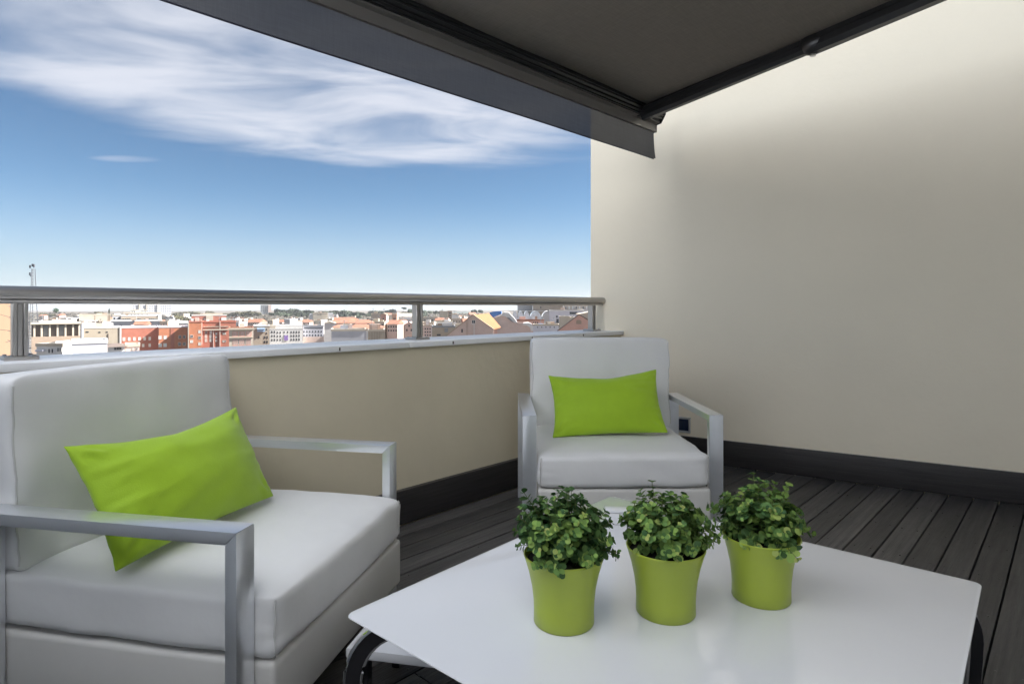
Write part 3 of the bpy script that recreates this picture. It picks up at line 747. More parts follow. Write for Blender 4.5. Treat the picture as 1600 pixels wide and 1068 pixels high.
B('small_house', 'small white house with a brown roof in front of the red brick building', 168.5, 195, 541.5, 115, 8, C['white'], [(180, 188, 3, 544.5, 544.5, 1, 3.5, 3.5, 'n')], roof='hip', rm=C['brown'])
B('garden_wall_house', 'pale rose house end just right of the brown roofed white house', 196, 218, 541.5, 118, 6, C['rose'], [(208, 214, 2, 545, 545, 1, 3, 3, 'p')])
B('beige_block', 'blank beige block with three tiny windows beside the red brick building', 131, 187.5, 512.5, 240, 14, C['beige'], [(136.5, 136.5, 1, 518, 518, 1, 4.5, 1.8, 'n'), (155.5, 167, 2, 518.8, 518.8, 1, 3.2, 1.6, 'n')], rm=C['white'], extra=[('corner_strip', 187.5, 190, 510.5, 540, -.3, 10, 'white'), ('drain_pipe', 169, 169.8, 521, 536, -.25, -.01, 'brown')])
B('brick_building', 'long low red brick building with pale windows', 190.2, 248, 512, 260, 16, C['red'], [(194, 234, 6, 529, 529, 1, 3.8, 5.2, 'p'), (203, 234, 4, 539.5, 539.5, 1, 3.8, 5, 'p')], rm=C['lav'])
B('brick_building', 'orange brick building with darker vertical panels, right of the long red one', 248.2, 293.5, 511.5, 258, 16, C['orange'], [(250.5, 258.5, 2, 526.5, 526.5, 1, 5, 5.5, 'p'), (269.5, 269.5, 1, 526.5, 538.5, 2, 5.5, 5.5, 'p'), (281, 288, 2, 526.5, 526.5, 1, 4.4, 5, 'p'), (280.5, 288, 2, 537.5, 537.5, 1, 4.4, 5, 'm'), (250.5, 258, 2, 538.5, 538.5, 1, 5, 5.5, 'p')], rm=C['lav'], extra=[('panel', 266.5, 272.5, 512.5, 560, -.12, -.005, 'red')])
B('colonnade_building', 'long building with a dark glazed band and a white stepped top behind the red brick', 174, 254, 501.5, 330, 18, C['slate'], rm=C['white'], extra=[('glazed_band', 177, 253, 502.5, 511, -.5, -.02, 'dark'), ('column', 213, 213.6, 494, 512, -.8, -.5, 'white')])
B('colonnade_building', 'tan arcaded upper storey with many small openings above the dark glazed band', 190, 247, 494, 352, 12, C['tan'], [(193, 244, 16, 499, 499, 1, 2, 2.6, 'n')], rm=C['white'], extra=[('cornice', 189, 247.5, 496, 497, -.6, -.02, 'cream'), ('end_block', 247.6, 253, 491.5, 503, -.4, 6, 'white')])
B('penthouse', 'grey rooftop block left of the arcaded upper storey', 176, 189.5, 493.5, 350, 12, C['grey'], [(179, 186, 2, 497.5, 497.5, 1, 2.4, 3, 'n')])
B('penthouse', 'wide white rooftop storey under the far grey tower', 193, 252, 489.5, 380, 12, C['white'], [(206, 216, 3, 491.5, 491.5, 1, 1.6, 1.2, 'n'), (222, 230, 2, 491.8, 491.8, 1, 2, 1.2, 'n')])
B('penthouse', 'white top storey stepped back above the wide white rooftop', 204, 230, 485, 400, 10, C['white'], [(207, 214, 3, 486.8, 486.8, 1, 1.2, 1, 'n'), (222, 227, 2, 486.6, 486.6, 1, 1.2, 1, 'n')])
B('cream_block', 'big blank cream block with a vertical seam behind the beige building', 124, 173, 492.2, 420, 22, C['cream'], [(157, 157, 1, 500.3, 500.3, 1, 1.8, .8, 'n')], extra=[('seam', 147.5, 149, 492.4, 506, -.08, -.005, 'tan'), ('side_strip', 168.5, 172.8, 493, 506, -.08, -.005, 'tan')])
B('tower_block', 'wide grey tower block on the skyline just under the rail', 207, 268, 475.8, 1500, 18, C['lav'], [(209.5, 266, 17, 477.6, 488, 5, 1.9, 1.2, 'n')], extra=[('lift_shaft', 217, 219, 475, 489, -2, -.05, 'cream'), ('lift_shaft', 228.5, 230, 475, 489, -2, -.05, 'cream'), ('lift_shaft', 246, 248, 475, 489, -2, -.05, 'white')])
B('tower_block', 'small grey tower with a pale side rising from the far pines', 407, 424, 476.5, 1500, 16, C['slate'], [(409, 418, 4, 478.5, 486, 4, 1.6, 1.1, 'n')], extra=[('side_wall', 419, 424, 476.3, 488, -2, -.05, 'rose')])
B('brick_building', 'narrow bright orange brick tower with a pale left edge', 295.5, 315.5, 503.5, 256, 14, C['orange'], [(299.5, 299.5, 1, 525, 533, 2, 4.6, 4.4, 'm'), (312, 312, 1, 518, 537, 3, 4, 4.5, 'p')], rm=C['red'], extra=[('edge_strip', 294, 295.4, 503.5, 560, -.2, 8, 'cream')])
B('brick_building', 'large red brick building with cream bands and a glazed bay', 316, 369, 503.5, 262, 16, C['red'], [(322, 329.5, 2, 519, 531, 3, 3.6, 5, 'p'), (338, 338, 1, 521, 532, 3, 2.6, 3, 'p'), (349, 352, 2, 521, 533, 2, 2.6, 3.2, 'p')], rm=C['red'],
  extra=[('band', 317.5, 357, 509.5, 510.4, -.4, -.01, 'cream'), ('band', 317.5, 357, 513.8, 515.6, -.6, -.01, 'cream'), ('pilaster', 343, 344.5, 502, 560, -.4, -.01, 'rose'), ('pilaster', 333, 334.2, 515.7, 560, -.3, -.01, 'rose')])
B('brick_building', 'red and cream upper block standing behind the large red brick building', 300, 354, 493, 430, 14, C['red'], [(325, 330, 2, 502, 502, 1, 1.6, 1.6, 'n')], rm=C['white'], extra=[('cream_bay', 322, 333, 492.5, 506, -.6, -.01, 'cream'), ('white_wall', 346, 354, 496, 506, -.5, -.01, 'white'), ('roof_house', 317, 348, 489.3, 492.3, 1, 8, 'cream')])
B('palace', 'pink and cream palace with pilasters and a red roof edge', 358, 396, 513, 250, 14, C['cream'], [(367, 367, 1, 521.5, 521.5, 1, 3.6, 5, 'm'), (378.5, 388, 2, 521.5, 521.5, 1, 3.4, 5, 'm'), (366, 392, 9, 533.5, 533.5, 1, 2.2, 7, 'm')], rm=C['tile'],
  extra=[('cornice', 357, 397, 512.3, 514.6, -.7, -.01, 'cream'), ('pink_panel', 363, 372, 517.3, 526, -.05, -.004, 'pink'), ('pink_panel', 373.5, 383, 517.3, 526, -.05, -.004, 'pink'), ('pink_panel', 384.5, 393.5, 517.3, 526, -.05, -.004, 'pink'), ('cornice', 358, 396, 526.4, 527.4, -.4, -.01, 'cream')]
  + [('arch_panel', a, a + 8.6, 529.5, 560, -.05, -.004, 'pink') for a in (363.5, 373.5, 384)])
B('corner_block', 'grey cream block with a blue awning beside the pink palace', 396.5, 421, 509.5, 300, 14, C['beige'], [(404.5, 404.5, 1, 526.5, 526.5, 1, 2.4, 3, 'n'), (413.5, 417.5, 2, 527, 534, 2, 2, 3.8, 'n'), (416.5, 416.5, 1, 514.5, 520.5, 2, 1.8, 2.4, 'n')], rm=C['white'], extra=[('awning', 401.5, 414, 512.3, 514.5, -1.6, -.05, 'lblue'), ('awning', 402, 414, 515.5, 518, -1.2, -.05, 'lblue'), ('roof_room', 400, 415, 507.5, 509.4, .5, 5, 'white')])
B('long_building', 'long white four storey building with rows of dark windows', 421.5, 473, 514, 420, 16, C['white'], [(425, 429, 2, 512.2, 530.5, 4, 1.9, 3.6, 'n'), (433.5, 438, 2, 519.3, 530.5, 3, 1.7, 3.2, 'n'), (444, 449.5, 2, 518.8, 524.5, 2, 1.6, 2.8, 'n'), (455, 467.5, 4, 519, 530.5, 3, 1.9, 3.6, 'n')], rm=C['white'],
  extra=[('attic', 430.5, 473, 507.2, 513.9, .4, 8, 'white'), ('corner_tower', 421.5, 430.3, 507.8, 513.9, -.1, 8, 'cream'), ('banner', 444, 450, 524, 531.5, -.25, -.06, 'purple')])
B('long_building', 'pale wing with a dark clerestory, right of the white four storey building', 473.5, 506, 509.5, 432, 15, C['lav'], [(475, 502, 7, 518, 523.7, 2, 1.8, 3.2, 'n'), (475, 502, 7, 529.5, 529.5, 1, 1.7, 3, 'p')], rm=C['slate'], extra=[('clerestory', 475, 504.5, 511, 513.2, -.12, -.005, 'dark'), ('rose_base', 473.6, 506, 526, 545, -.1, -.004, 'rose')])
B('cream_block', 'square cream block with grey wings below the pines', 489, 512, 489.3, 620, 14, C['cream'], [(497, 501, 2, 491.2, 491.2, 1, 2.6, .5, 'n')], extra=[('wing', 483.5, 488.9, 489.8, 502, 1, 12, 'grey'), ('wing', 512.1, 521, 488.8, 503, 1, 12, 'grey')])
B('white_house', 'white gabled roof mass right of the pale wing', 506.5, 524, 505, 300, 16, C['white'], roof='gable_y', rm=C['cream'])
B('warehouse', 'plain grey walled shed with a thin pale roof line in the middle distance', 518, 572, 516.8, 170, 10, C['grey'], rm=C['cream'])
B('warehouse', 'ribbed beige shed wall joined to the grey shed', 575, 601, 517.6, 172, 9, C['beige'], rm=C['cream'], extra=[('corner_strip', 572.4, 574.8, 517, 540, -.2, 5, 'white')] + [('rib', a, a + .5, 518.3, 540, -.08, -.004, 'cream') for a in (579, 583, 587, 591, 595)])
for k, (x0, x1, yt, D, lab) in enumerate(((521, 546, 511.5, 235, 'low terracotta roof directly behind the grey shed'), (545, 583, 513, 210, 'wide terracotta roof behind the joint of the grey and beige sheds'), (556, 584, 504.5, 280, 'steep terracotta hip roof left of the cream block'), (522, 556, 504.5, 330, 'long pinkish terracotta roof behind the low one'), (582, 600, 512, 220, 'short terracotta roof above the ribbed beige shed'))):
    B('tiled_house', lab, x0, x1, yt, D, 14, C['rose'], roof='hip' if k != 3 else 'gable_x', rm=C['tile'], cat='house')
B('small_house', 'bright white attic with a dark window on the terracotta roofs', 536, 549, 508.5, 222, 4, C['white'], [(541, 545, 2, 511, 511, 1, 2, 2, 'n')], cat='house')
B('cream_block', 'cream square house beside the brick bell tower', 580, 594, 491, 380, 12, C['cream'], [(586, 586, 1, 502.5, 502.5, 1, 3, 2.6, 'n')], extra=[('cornice', 579.5, 594.3, 499, 499.8, -.3, -.01, 'tan')])
t, c = B('bell_tower', 'brick bell tower with a pointed top left of the church', 594.5, 603.5, 491, 372, 5, C['pink'], [(599, 599, 1, 499.5, 499.5, 1, 2, 5.5, 'n')], roof='gable_y', rm=C['tan'], rot=0)
bm = bmesh.new(); tube(bm, [(0, 2, Z(489, 372) - c[1]), (0, 2, Z(481.5, 372) - c[1])], .16, 6); obj('spire', bm, C['dark'], t)
t, c = B('church', 'pink church with five tall arched windows and a gabled front', 605, 631.5, 508, 330, 12, C['rose'], [(608, 627, 5, 514.5, 514.5, 1, 2.4, 8, 'n'), (609, 626, 5, 524, 524, 1, 2, 3, 'm')], roof='gable_x', rm=C['pink'], extra=[('facade', 632, 647, 507, 540, -.5, 10, 'rose'), ('cornice', 605, 631.5, 509, 509.8, -.3, -.01, 'cream')], rot=0)
outline(t, c, 'gable', [(631.5, 506.9), (639.5, 502.4), (647.5, 506.9)], 330, -.6, 10, 'rose')
for u, v in ((636, 515.5), (643, 515.5), (639.5, 508.5)):
    o = link('window', W_plain, None, t); o.location = (X(u, 330) - c[0], -.5, Z(v, 330) - c[1]); o.scale = (.8, .9, 1.3)
t, c = B('bell_tower', 'slim church tower with a cross above the arched windows', 612.5, 620, 490.5, 340, 5, C['tan'], [(615.5, 617.5, 2, 499, 499, 1, 1.6, 5, 'n')], extra=[('cornice', 612, 620.5, 490, 491.2, -.3, 5.3, 'cream')], rot=0)
bm = bmesh.new(); tube(bm, [(0, 2.5, Z(490, 340) - c[1]), (0, 2.5, Z(482.8, 340) - c[1])], .18, 6); box(bm, -.7, .7, 2.4, 2.6, Z(485.2, 340) - c[1], Z(484.7, 340) - c[1]); obj('cross', bm, C['dark'], t)
B('white_house', 'long white gable roofed building right of the slim church tower', 620.5, 652, 494.5, 480, 12, C['white'], [(625, 650, 6, 499.5, 499.5, 1, 1.5, 1.6, 'n')], roof='gable_x', rm=C['cream'])
B('grey_house', 'pale lavender house with a small gable behind the church front', 623, 646, 499.5, 400, 10, C['lav'], [(629, 640, 3, 502.5, 502.5, 1, 1.6, 1.6, 'n')], roof='flat')
B('apartment_block', 'cream stepped apartment block right of the middle rail post', 662, 684, 496, 430, 12, C['cream'], [(664, 680, 5, 500, 510, 3, 2, 2, 'n')], extra=[('balcony', 663, 684.5, 503, 504, -1, -.02, 'tan'), ('balcony', 663, 684.5, 508.5, 509.5, -1, -.02, 'tan')])
B('apartment_block', 'rose apartment front with dark openings low beside the middle rail post', 661, 674, 509, 300, 10, C['rose'], [(664.5, 672, 3, 513.5, 523.5, 3, 2, 2.2, 'n')])
B('cream_tower', 'tall cream apartment tower right of the middle rail post', 687, 699.5, 486.8, 560, 12, C['cream'], [(690, 696, 2, 497, 504, 2, 1.6, 2, 'n')])
B('cream_tower', 'tan balcony tower with dark open floors beside the cream tower', 699.8, 706, 486, 556, 10, C['tan'], [(703, 703, 1, 489, 500, 4, 3.6, 1.4, 'n')], extra=[('canopy', 698.5, 714, 484.8, 485.6, -1, 8, 'rose')])
B('apartment_block', 'low white stepped house below the tan balcony tower', 678, 707, 503.5, 380, 12, C['white'], [(682, 703, 4, 507, 507, 1, 2.6, 2, 'n')])
B('apartment_block', 'small white house against the far hill right of the cream tower', 706, 716, 491.5, 520, 9, C['white'], [(711, 711, 1, 495, 495, 1, 3, 1, 'n')])
B('apartment_block', 'pale cream house row behind the large pink gable', 706, 730, 498.5, 420, 10, C['cream'], [(709, 727, 5, 502, 507, 2, 1.6, 1.6, 'n')])
B('warehouse', 'flat roofed beige workshop left of the large pink gable', 675, 711, 511.5, 190, 9, C['beige'], [(685.5, 685.5, 1, 523, 523, 1, 6, 2.4, 'n')], rm=C['slate'], extra=[('fire_stair', 694.5, 700, 512.5, 518.5, -.8, -.02, 'slate'), ('corner_strip', 674.2, 675, 511, 530, -.2, 4, 'white')])
# large gable
t, c = B('gabled_house', 'large pinkish grey gable wall with an orange tiled roof behind it', 697, 771, 525, 140, .8, C['rose'], roof='none', rot=0)
outline(t, c, 'gable', [(697, 525), (739, 491.6), (771, 514), (771, 525)], 140, 0, .8, 'rose')
bm = bmesh.new(); pr = [(739, 490.6), (695.5, 525.4), (695.5, 526.8), (739, 492.0), (772, 515.4), (772, 514)]
prism(bm, [(X(a, 140) - c[0], Z(b, 140) - c[1]) for a, b in pr], 'y', -.25, 1.1); obj('verge', bm, C['tan'], t)
bm = bmesh.new(); zA, zB = Z(491.0, 140) - c[1], Z(507, 140) - c[1]
v = [bm.verts.new(p) for p in ((X(739.5, 140) - c[0], 1.1, zA - .1), (X(770, 140) - c[0], 1.1, Z(513.3, 140) - c[1]), (X(770, 140) - c[0] + 1.5, 15, Z(513.3, 140) - c[1]), (X(739.5, 140) - c[0] + 3.0, 15, zA + .15))]
bm.faces.new(v); g = bmesh.ops.extrude_face_region(bm, geom=bm.faces[:])
for q_ in g['geom']:
    if isinstance(q_, bmesh.types.BMVert): q_.co.z -= .3
obj('roof', bm, C['otile'], t)
o = link('window', W_dark, None, t); o.location = (X(740, 140) - c[0], 0, Z(502.5, 140) - c[1]); o.scale = (.85, .9, .75)
o = link('window', W_plain, None, t); o.location = (X(722, 140) - c[0], 0, Z(516.5, 140) - c[1]); o.scale = (.32, .9, .8)
for nm, u0, u1, v0, v1 in (('flue', 740.3, 741.3, 506.5, 525), ('flue', 737, 742, 505.8, 506.6), ('drain_pipe', 729.5, 730, 500.5, 525)):
    bm = bmesh.new(); box(bm, X(u0, 140) - c[0], X(u1, 140) - c[0], -.22, -.02, Z(v1, 140) - c[1], Z(v0, 140) - c[1]); obj(nm, bm, C['white' if nm == 'flue' else 'tan'], t)
# curvy building
t, c = B('curvy_building', 'wavy pink building with white swooping roofs and a blue cap', 767, 830, 512, 250, 10, C['rose'], roof='none', rot=0)
D_ = 250
outline(t, c, 'wall_front', [(766, 525), (766, 497), (773, 496), (784, 492.5), (790, 493.5), (800, 501), (812, 503.5), (824, 504.5), (830, 509), (832, 525)], D_, -1.2, 0, 'rose')
outline(t, c, 'roof_wave', [(766, 496.5), (774, 495.3), (784, 491.8), (787, 487.5), (795, 488.2), (802, 495), (808, 503.2), (806.5, 504.6), (799, 501.6), (790, 494), (784, 493.2), (774, 496.6), (766, 497.8)], D_, -1.8, 8, 'white')
outline(t, c, 'blue_cap', [(765.5, 496.4), (765.2, 488), (770, 486.6), (783, 485.9), (783.6, 490), (778, 492.8), (771, 495.6)], D_, -.6, 7, 'blue')
outline(t, c, 'roof_wave', [(816, 507), (818, 504.2), (826, 503.6), (831, 506), (833, 511), (833, 517), (829, 516.5), (828, 511), (823, 508)], D_, -2.2, 7, 'white')
outline(t, c, 'skylight', [(791.5, 495.5), (796, 496), (803, 503.5), (799, 502)], D_, -2.0, -1.85, 'slate')
ring_o = [(759.5, 525), (760, 514), (765, 507), (772, 504.4), (780, 506.5), (783, 510)]; ring_i = [(780, 511), (775, 508.8), (770, 510.5), (766, 516), (764.5, 525)]
outline(t, c, 'arch_ring', ring_o + ring_i, D_, -3.2, -1.3, 'white')
outline(t, c, 'arch_tile', [(761.2, 514.2), (765, 508.6), (768, 507.3), (766.6, 511.5), (763.8, 514.8)], D_, -3.3, -3.21, 'blue')
outline(t, c, 'arch_wall', [(765.4, 525), (767, 517), (771, 511.5), (775, 510), (779, 511.6), (777, 516), (778, 525)], D_, -2.2, -1.25, 'pink')
# silver vault
t, c = B('glass_hall', 'silvery vaulted hall behind the wavy pink building', 801, 866, 498, 330, 12, C['silver'], roof='none', rot=0)
for i, (u0, u1) in enumerate(((800, 809), (809, 818), (818, 827.5), (827.5, 846), (846, 866))):
    bm = bmesh.new(); rx = (X(u1, 330) - X(u0, 330)) / 2; zc = Z(503, 330) - c[1]; top = Z(485.5, 330) - c[1] - zc
    prism(bm, [(X((u0 + u1) / 2, 330) - c[0] + rx * .985 * math.cos(R(a)), zc + top * math.sin(R(a)) ** .8) for a in range(0, 181, 15)], 'y', -2.5, 11)
    obj('vault', bm, C['silver'] if i < 4 else C['white'], t, True)
B('tiled_house', 'low terracotta roof tucked between the wavy building and the vaulted hall', 808, 850, 500.8, 270, 6, C['pink'], [(834, 840, 3, 504, 504, 1, 1.4, 3, 'n')], roof='flat', rm=C['tile'], cat='house')
B('grey_hall', 'long pale grey hall stretching right of the silvery vault', 858, 925, 486, 320, 14, C['lav'], [(870, 870, 1, 494.5, 494.5, 1, 2.6, 3.6, 'n'), (871, 871, 1, 503, 503, 1, 4, 10, 'n'), (896, 896, 1, 489, 489, 1, 12, 4, 'n')], rm=C['white'])
B('flat_block', 'flat grey block on the skyline above the silvery vault', 808.5, 832, 476, 520, 20, C['slate'], extra=[('terrace', 795, 880, 485, 486, -6, -.02, 'white')])
B('flat_block', 'flat beige block on the skyline beside the grey one', 832.5, 880, 474, 515, 20, C['beige'], [(845, 845, 1, 480, 480, 1, 1.4, 3, 'n')])
B('apartment_block', 'cream apartment building with balconies just left of the last rail post', 880.5, 928, 472, 500, 18, C['cream'], [(884, 922, 8, 480.5, 480.5, 1, 2.4, 5, 'm')], extra=[('balcony', 882, 928, 483.5, 484.5, -2, -.02, 'tan')])
B('white_house', 'small cream house with a white chimney in front of the pale grey hall', 874, 890, 496.5, 200, 5, C['cream'], extra=[('chimney', 881, 883.5, 492.2, 496.4, .5, 1.2, 'white'), ('chimney', 893, 895.5, 492.2, 497, .5, 1.2, 'white'), ('wing', 890.1, 899, 495, 520, .3, 5, 'cream')])
B('grey_house', 'low pale roof clutter between the wavy building and the pink gable', 833, 873, 508.5, 215, 6, C['lav'], [(840, 866, 5, 511, 511, 1, 1.6, 1.6, 'n')], extra=[('roof_box', 841, 848, 505.5, 508.4, .5, 2, 'lblue'), ('roof_box', 853, 869, 506.8, 508.4, .5, 2.5, 'white')])
t, c = B('gabled_house', 'pink gable wall with a small arched window beside the last rail post', 872, 931, 516, 150, .6, C['pink'], roof='none', rot=0)
outline(t, c, 'gable', [(872, 516), (904.5, 491.5), (931, 507), (931, 516)], 150, 0, .6, 'pink')
outline(t, c, 'verge', [(904.5, 490.4), (870.5, 516.3), (870.5, 517.6), (904.5, 491.8), (932, 508), (932, 506.4)], 150, -.2, .9, 'brown')
outline(t, c, 'window', [(900.2, 506), (900.2, 501.5), (901.5, 499.8), (907, 499.8), (908.4, 501.5), (908.4, 506)], 150, -.06, -.005, 'tan')
outline(t, c, 'roof', [(905, 490.6), (925, 486.6), (945, 500), (932, 506.6)], 150, .95, 9, 'cream')

# scattered small houses in the middle distance
hrnd = random.Random(23)
FILL = [('white', 'tiny white flat roofed house in the packed town below the ridge'), ('cream', 'tiny cream flat roofed house in the packed town below the ridge'), ('rose', 'tiny rose house with a terracotta roof in the packed town below the ridge'), ('grey', 'tiny grey flat roofed house in the packed town below the ridge')]
for i in range(190):
    D = hrnd.uniform(300, 900); px = hrnd.uniform(45, 935)
    if 385 < px < 520 and D > 640: continue
    yt = 490 + (900 - D) / 570 * 14 + hrnd.uniform(-1.5, 4)
    wpx = hrnd.uniform(6, 17) * 420 / D * 1.25
    k = hrnd.choices(range(4), (5, 5, 4, 1))[0]
    nx = max(2, int(wpx / 4)); ws = ()
    if wpx > 8: ws = [(px - wpx * .36, px + wpx * .36, nx, yt + 3.0 * 420 / D, yt + 7.5 * 420 / D, 2, 1.7 * 420 / D, 1.9 * 420 / D, 'n')]
    B('small_house', FILL[k][1], px - wpx / 2, px + wpx / 2, yt, D, hrnd.uniform(8, 14), C[FILL[k][0]], ws, roof='gable_x' if k == 2 else 'flat', rm=C['tile'] if k == 2 else C[FILL[k][0]], cat='house', group='packed town houses, ' + FILL[k][0], rot=hrnd.uniform(-18, 18))

# ------------------------------------------------------------------ trees
M_pine = mat('pine_foliage', (.045, .062, .036), .9, nscale=.25, namp=.5, det=5); M_olive = mat('olive_foliage', (.09, .085, .045), .9, nscale=.25, namp=.5)
M_trunk = mat('tree_bark', (.10, .075, .055), .9); M_bright = mat('bright_foliage', (.05, .12, .05), .9, nscale=.3, namp=.4); M_redleaf = mat('reddish_foliage', (.15, .075, .055), .9, nscale=.3, namp=.4)
def crown_mesh(seed, shape, nleaf, size, m):
    r = random.Random(seed); V, Fc = [], []
    lobes = [(Vector((r.uniform(-.6, .6) * shape[0], r.uniform(-.6, .6) * shape[0], r.uniform(.3, .8) * shape[1])), r.uniform(.35, .6)) for _ in range(7)]
    for _ in range(nleaf):
        c, s = r.choice(lobes)
        while True:
            q_ = Vector((r.uniform(-1, 1), r.uniform(-1, 1), r.uniform(-1, 1)))
            if q_.length < 1: break
        q_ = q_.normalized() * q_.length ** .4
        p = c + Vector((q_.x * s * shape[0], q_.y * s * shape[0], q_.z * s * shape[1] * .75))
        a = Vector((r.gauss(0, 1), r.gauss(0, 1), r.gauss(0, 1))).normalized(); b = a.orthogonal().normalized(); sz = size * r.uniform(.6, 1.4)
        b0 = len(V); V += [p + a * sz, p + b * sz, p - a * sz, p - b * sz]; Fc.append((b0, b0 + 1, b0 + 2, b0 + 3))
    me = bpy.data.meshes.new('crown'); me.from_pydata(V, [], Fc); me.materials.append(m); return me
def trunk_mesh(h):
    bm = bmesh.new(); tube(bm, [(0, 0, 0), (.02 * h, 0, h * .5), (0, .02 * h, h)], .05 * h, 7, True, .02 * h)
    for a in range(4):
        an = a * 1.6; tube(bm, [(0.01 * h, .01 * h, h * .7), (.28 * h * math.cos(an), .28 * h * math.sin(an), h * 1.1)], .02 * h, 5, True, .008 * h)
    me = bpy.data.meshes.new('trunk'); bm.to_mesh(me); bm.free(); me.materials.append(M_trunk); return me
TR = trunk_mesh(1.0)
PINE = [crown_mesh(s, (1, .55), 520, .11, M_pine) for s in range(4)]; OLIVE = [crown_mesh(s + 9, (1, .8), 480, .11, M_olive) for s in range(3)]
BRIGHT = [crown_mesh(31, (1, 1.1), 600, .075, M_bright)]; CONE = [crown_mesh(41, (.45, 1.6), 500, .07, M_pine)]; REDT = [crown_mesh(51, (1, .7), 380, .09, M_redleaf)]
trnd = random.Random(5)
def tree(name, label, px, ytop, D, wpx, meshes, group=None, asp=.6):
    x = X(px, D); gz = ground_z(x, D); zt = Z(ytop, D); rad_ = wpx / F * D / 2 / 1.1
    H = max(zt - gz, rad_ * .8)
    t = empty(name, (x, D, gz)); tag(t, label, 'tree', group)
    ch_ = rad_ * asp * 2
    ch_ = min(ch_, H * .95)
    o = link('trunk', TR, None, t); o.scale = (max(H - ch_ * .55, 1),) * 3; o.scale.x = o.scale.y = max(2.5, rad_ * .5)
    me = trnd.choice(meshes); o = link('crown', me, None, t)
    zext = .8 * {0: .55}.get(0, .55) * 1.4
    zs = max(v.co.z for v in me.vertices)
    o.scale = (rad_, rad_, ch_ / zs); o.location = (0, 0, H - ch_); o.rotation_euler.z = trnd.uniform(0, 6)
    return t
for px, yt, wpx in ((433, 481.5, 9), (441, 483, 8), (449, 482.2, 12), (463, 481.2, 15), (473, 484, 10), (479, 483.2, 9), (487, 484.5, 8), (500, 485.2, 9), (509, 485, 10), (519, 484.6, 9), (525, 484.3, 8), (534, 483.5, 10), (541, 484, 10), (548, 485.3, 7), (558, 486, 7), (583, 484.3, 12), (590, 484.6, 9), (597, 485, 8), (606, 484, 9), (614, 482, 11), (630, 486, 12), (642, 482, 9), (648, 484, 9), (664, 484, 8), (672, 484.8, 6), (680, 485, 6), (688, 485.2, 6), (741, 483, 6.5), (751, 483.2, 7)):
    tree('umbrella_pine', 'dark umbrella pine standing on the far ridge', px, yt, trnd.uniform(1000, 1180), wpx * 1.5, PINE, 'umbrella pines along the far ridge', .62)
for i in range(34):
    tree('umbrella_pine', 'dark umbrella pine lower down in front of the ridge pines', 425 + i * 7.2 + trnd.uniform(-2, 2), trnd.uniform(486.5, 490), trnd.uniform(880, 990), trnd.uniform(9, 14), PINE, 'lower row of pines before the ridge', .6)
tree('umbrella_pine', 'tall flat topped umbrella pine standing above the others right of the church towers', 631, 479.6, 1050, 9, PINE, None, .42)
for px, yt, wpx in ((70, 488, 10), (78, 489.5, 8), (140, 488, 10), (154, 486, 12), (160, 487, 8), (272, 488, 12), (281, 486.8, 10), (288, 486.2, 11), (300, 485.4, 14), (309, 486, 11), (322, 489, 10), (330, 485, 12), (337, 488, 12), (345, 489.5, 10), (355, 488.5, 11), (364, 487, 12), (372, 486.2, 11), (381, 485.5, 13), (390, 485, 12), (398, 485.3, 10), (404, 487, 9)):
    tree('ridge_tree', 'olive green round tree on the far ridge left of the small tower', px, yt, trnd.uniform(900, 1150), wpx * 1.5, OLIVE, 'olive trees on the left part of the ridge', .5)
tree('broadleaf_tree', 'bright green rounded tree near the left rail post', 86, 480.5, 520, 12, BRIGHT, None, .75)
tree('cypress_tree', 'dark pointed cypress beside the big cream block', 170.5, 481.5, 400, 6.5, CONE, None, 1.4)
for px, yt in ((363, 494.5), (371, 494), (379, 495)):
    tree('reddish_tree', 'reddish bare leafed tree behind the pink palace', px, yt, 560, 11, REDT, 'reddish trees behind the palace', .5)
for px, yt, w_ in ((281, 492, 18), (290, 497, 14), (275, 501, 12)):
    tree('garden_tree', 'olive tree in the garden behind the orange brick building', px, yt, 470, w_, OLIVE, 'garden trees behind the orange brick', .45)
# the wooded hill side: one mass
V, Fc = [], []
wr_ = random.Random(77)
for _ in range(6500):
    px = wr_.uniform(45, 760); D = wr_.uniform(760, 1400); x = X(px, D); s = wr_.uniform(1.2, 3.2); z = ground_z(x, D) + wr_.uniform(0, 4.5) * (0.5 + .5 * noise.noise(Vector((x * .02, D * .02, 0))))
    p = Vector((x, D, z)); a = Vector((wr_.gauss(0, 1), wr_.gauss(0, 1), wr_.gauss(0, 1))).normalized(); b = a.orthogonal().normalized()
    b0 = len(V); V += [p + a * s, p + b * s, p - a * s, p - b * s]; Fc.append((b0, b0 + 1, b0 + 2, b0 + 3))
me = bpy.data.meshes.new('hillside_scrub'); me.from_pydata(V, [], Fc); me.materials.append(mat('scrub', (.085, .074, .058), .95, nscale=.02, namp=.5))
tag(link('hillside_scrub', me), 'brown green scrub covering the far hillside', 'scrub', None, 'stuff')
# distant blue-green hill on the right
bm = bmesh.new()
hp = []
for i in range(41):
    u = i / 40; hp.append((u, (math.sin(u * math.pi) ** 1.2) * (1 + .12 * math.sin(u * 23))))
D0 = 1700; rowf = []; rowt = []; rowb = []
for u, h in hp:
    px = 690 + 62 * u; x = X(px, D0); zt = ground_z(x, D0) - 1 + (Z(486.2, D0) - ground_z(x, D0) + 1) * h
    rowf.append(bm.verts.new((x, D0 - 90, ground_z(x, D0) - 3))); rowt.append(bm.verts.new((x, D0, zt))); rowb.append(bm.verts.new((x, D0 + 120, ground_z(x, D0) - 3)))
for i in range(40):
    bm.faces.new((rowf[i], rowf[i + 1], rowt[i + 1], rowt[i])); bm.faces.new((rowt[i], rowt[i + 1], rowb[i + 1], rowb[i]))
tag(obj('hill', bm, mat('wooded_hill', (.055, .07, .065), .95, nscale=.03, namp=.4), None, True), kind='structure')
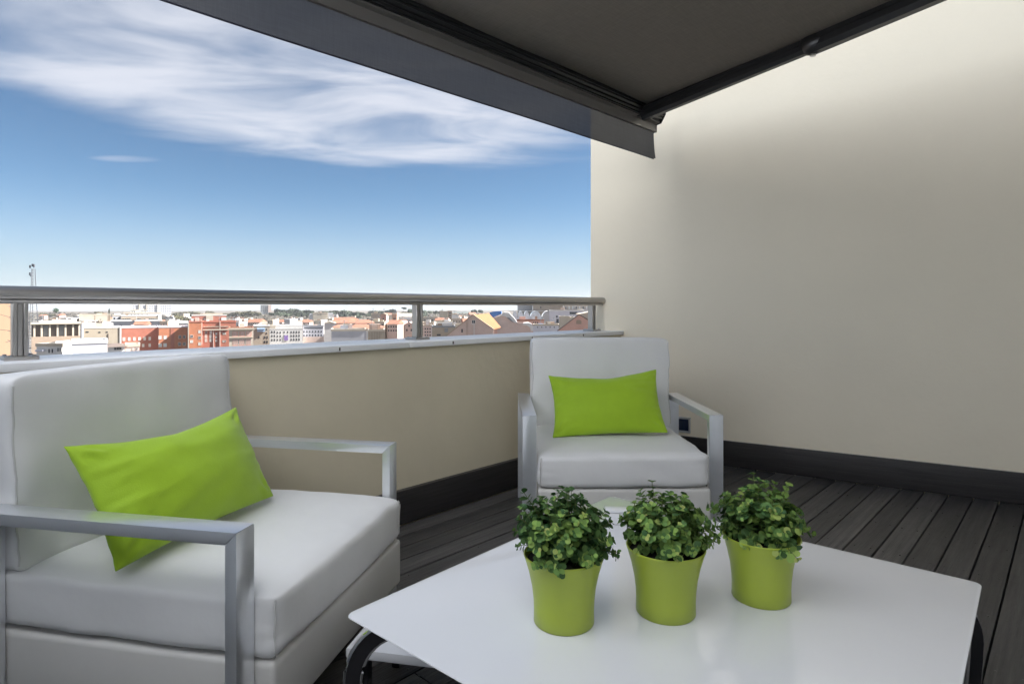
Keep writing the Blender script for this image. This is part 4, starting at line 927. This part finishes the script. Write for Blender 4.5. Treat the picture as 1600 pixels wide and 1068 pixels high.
# ------------------------------------------------------------------ masts
tw = empty('telecom_tower', (X(52, 300), 300, ground_z(0, 300))); tag(tw, 'slim lattice telecom mast with antennas rising above the rail at the left', 'mast')
Ht = Z(413.5, 300) - ground_z(0, 300); legs = []
for k in range(3):
    an = k * 2 * math.pi / 3 + .3
    b0 = Vector((2.6 * math.cos(an), 2.6 * math.sin(an), 0)); b1 = Vector((.75 * math.cos(an), .75 * math.sin(an), Ht - 2)); legs.append((b0, b1))
    bm = bmesh.new(); tube(bm, [b0, b1], .17, 6, True, .12); obj('leg', bm, C['dark'], tw)
bm = bmesh.new()
for j in range(30):
    u0, u1 = j / 30, (j + 1) / 30
    for k in range(3):
        a0, a1 = legs[k]; b0, b1 = legs[(k + 1) % 3]
        tube(bm, [a0.lerp(a1, u0), b0.lerp(b1, u1)], .055, 4, False); tube(bm, [a0.lerp(a1, u1), b0.lerp(b1, u1)], .055, 4, False)
obj('bracing', bm, C['slate'], tw)
for (dx_, dz_, s_) in ((-.9, -1.0, .75), (1.1, -.6, .85), (.3, -.3, .7), (-.9, -4.6, .8), (-.5, -5.4, .5)):
    bm = bmesh.new(); tube(bm, [(dx_, -.9, Ht + dz_ - s_ * .9), (dx_, -.9, Ht + dz_ + s_)], .34 * s_ + .1, 8); obj('antenna', bm, C['dark'], tw)
am = empty('antenna_mast', (X(22, 30), 30, Z(556, 30) - 1.0)); tag(am, 'thin black antenna mast in front of the peach wall at the left edge', 'antenna')
z0_ = Z(556, 30) - 1.0
bm = bmesh.new(); tube(bm, [(0, 0, 0), (.05, 0, Z(478, 30) - z0_)], .028, 6); obj('pole', bm, C['dark'], am)
for v, a, b in ((479, -.22, .05), (497, -.17, .06), (507, -.03, .06), (517.5, -.20, .05), (535, -.32, .05), (549, -.14, .04), (554, -.15, .04)):
    bm = bmesh.new(); zq = Z(v, 30) - z0_; tube(bm, [(a, 0, zq + (.12 if v in (535,) else 0.02)), (b, 0, zq)], .016, 5)
    if a < -.15: tube(bm, [(a, -.12, zq + .03), (a, .12, zq + .03)], .01, 5)
    obj('crossbar', bm, C['dark'], am)
for va, vb in ((487.5, 497), (513.5, 517)):
    bm = bmesh.new(); tube(bm, [(-1.1, 0, Z(va, 30) - z0_), (0, 0, Z(vb, 30) - z0_)], .009, 4); obj('stay_wire', bm, C['dark'], am)

# ------------------------------------------------------------------ air
bm = bmesh.new(); box(bm, -4700, 4700, -4700, 4700, -48, 62)
hm = bpy.data.materials.new('haze'); hm.use_nodes = True; hm.node_tree.nodes.clear()
ho = hm.node_tree.nodes.new('ShaderNodeOutputMaterial'); hv = hm.node_tree.nodes.new('ShaderNodeVolumePrincipled')
hv.inputs['Color'].default_value = (.93, .96, 1, 1); hv.inputs['Density'].default_value = .00008; hm.node_tree.links.new(hv.outputs[0], ho.inputs['Volume'])
tag(obj('haze', bm, hm), kind='stuff')
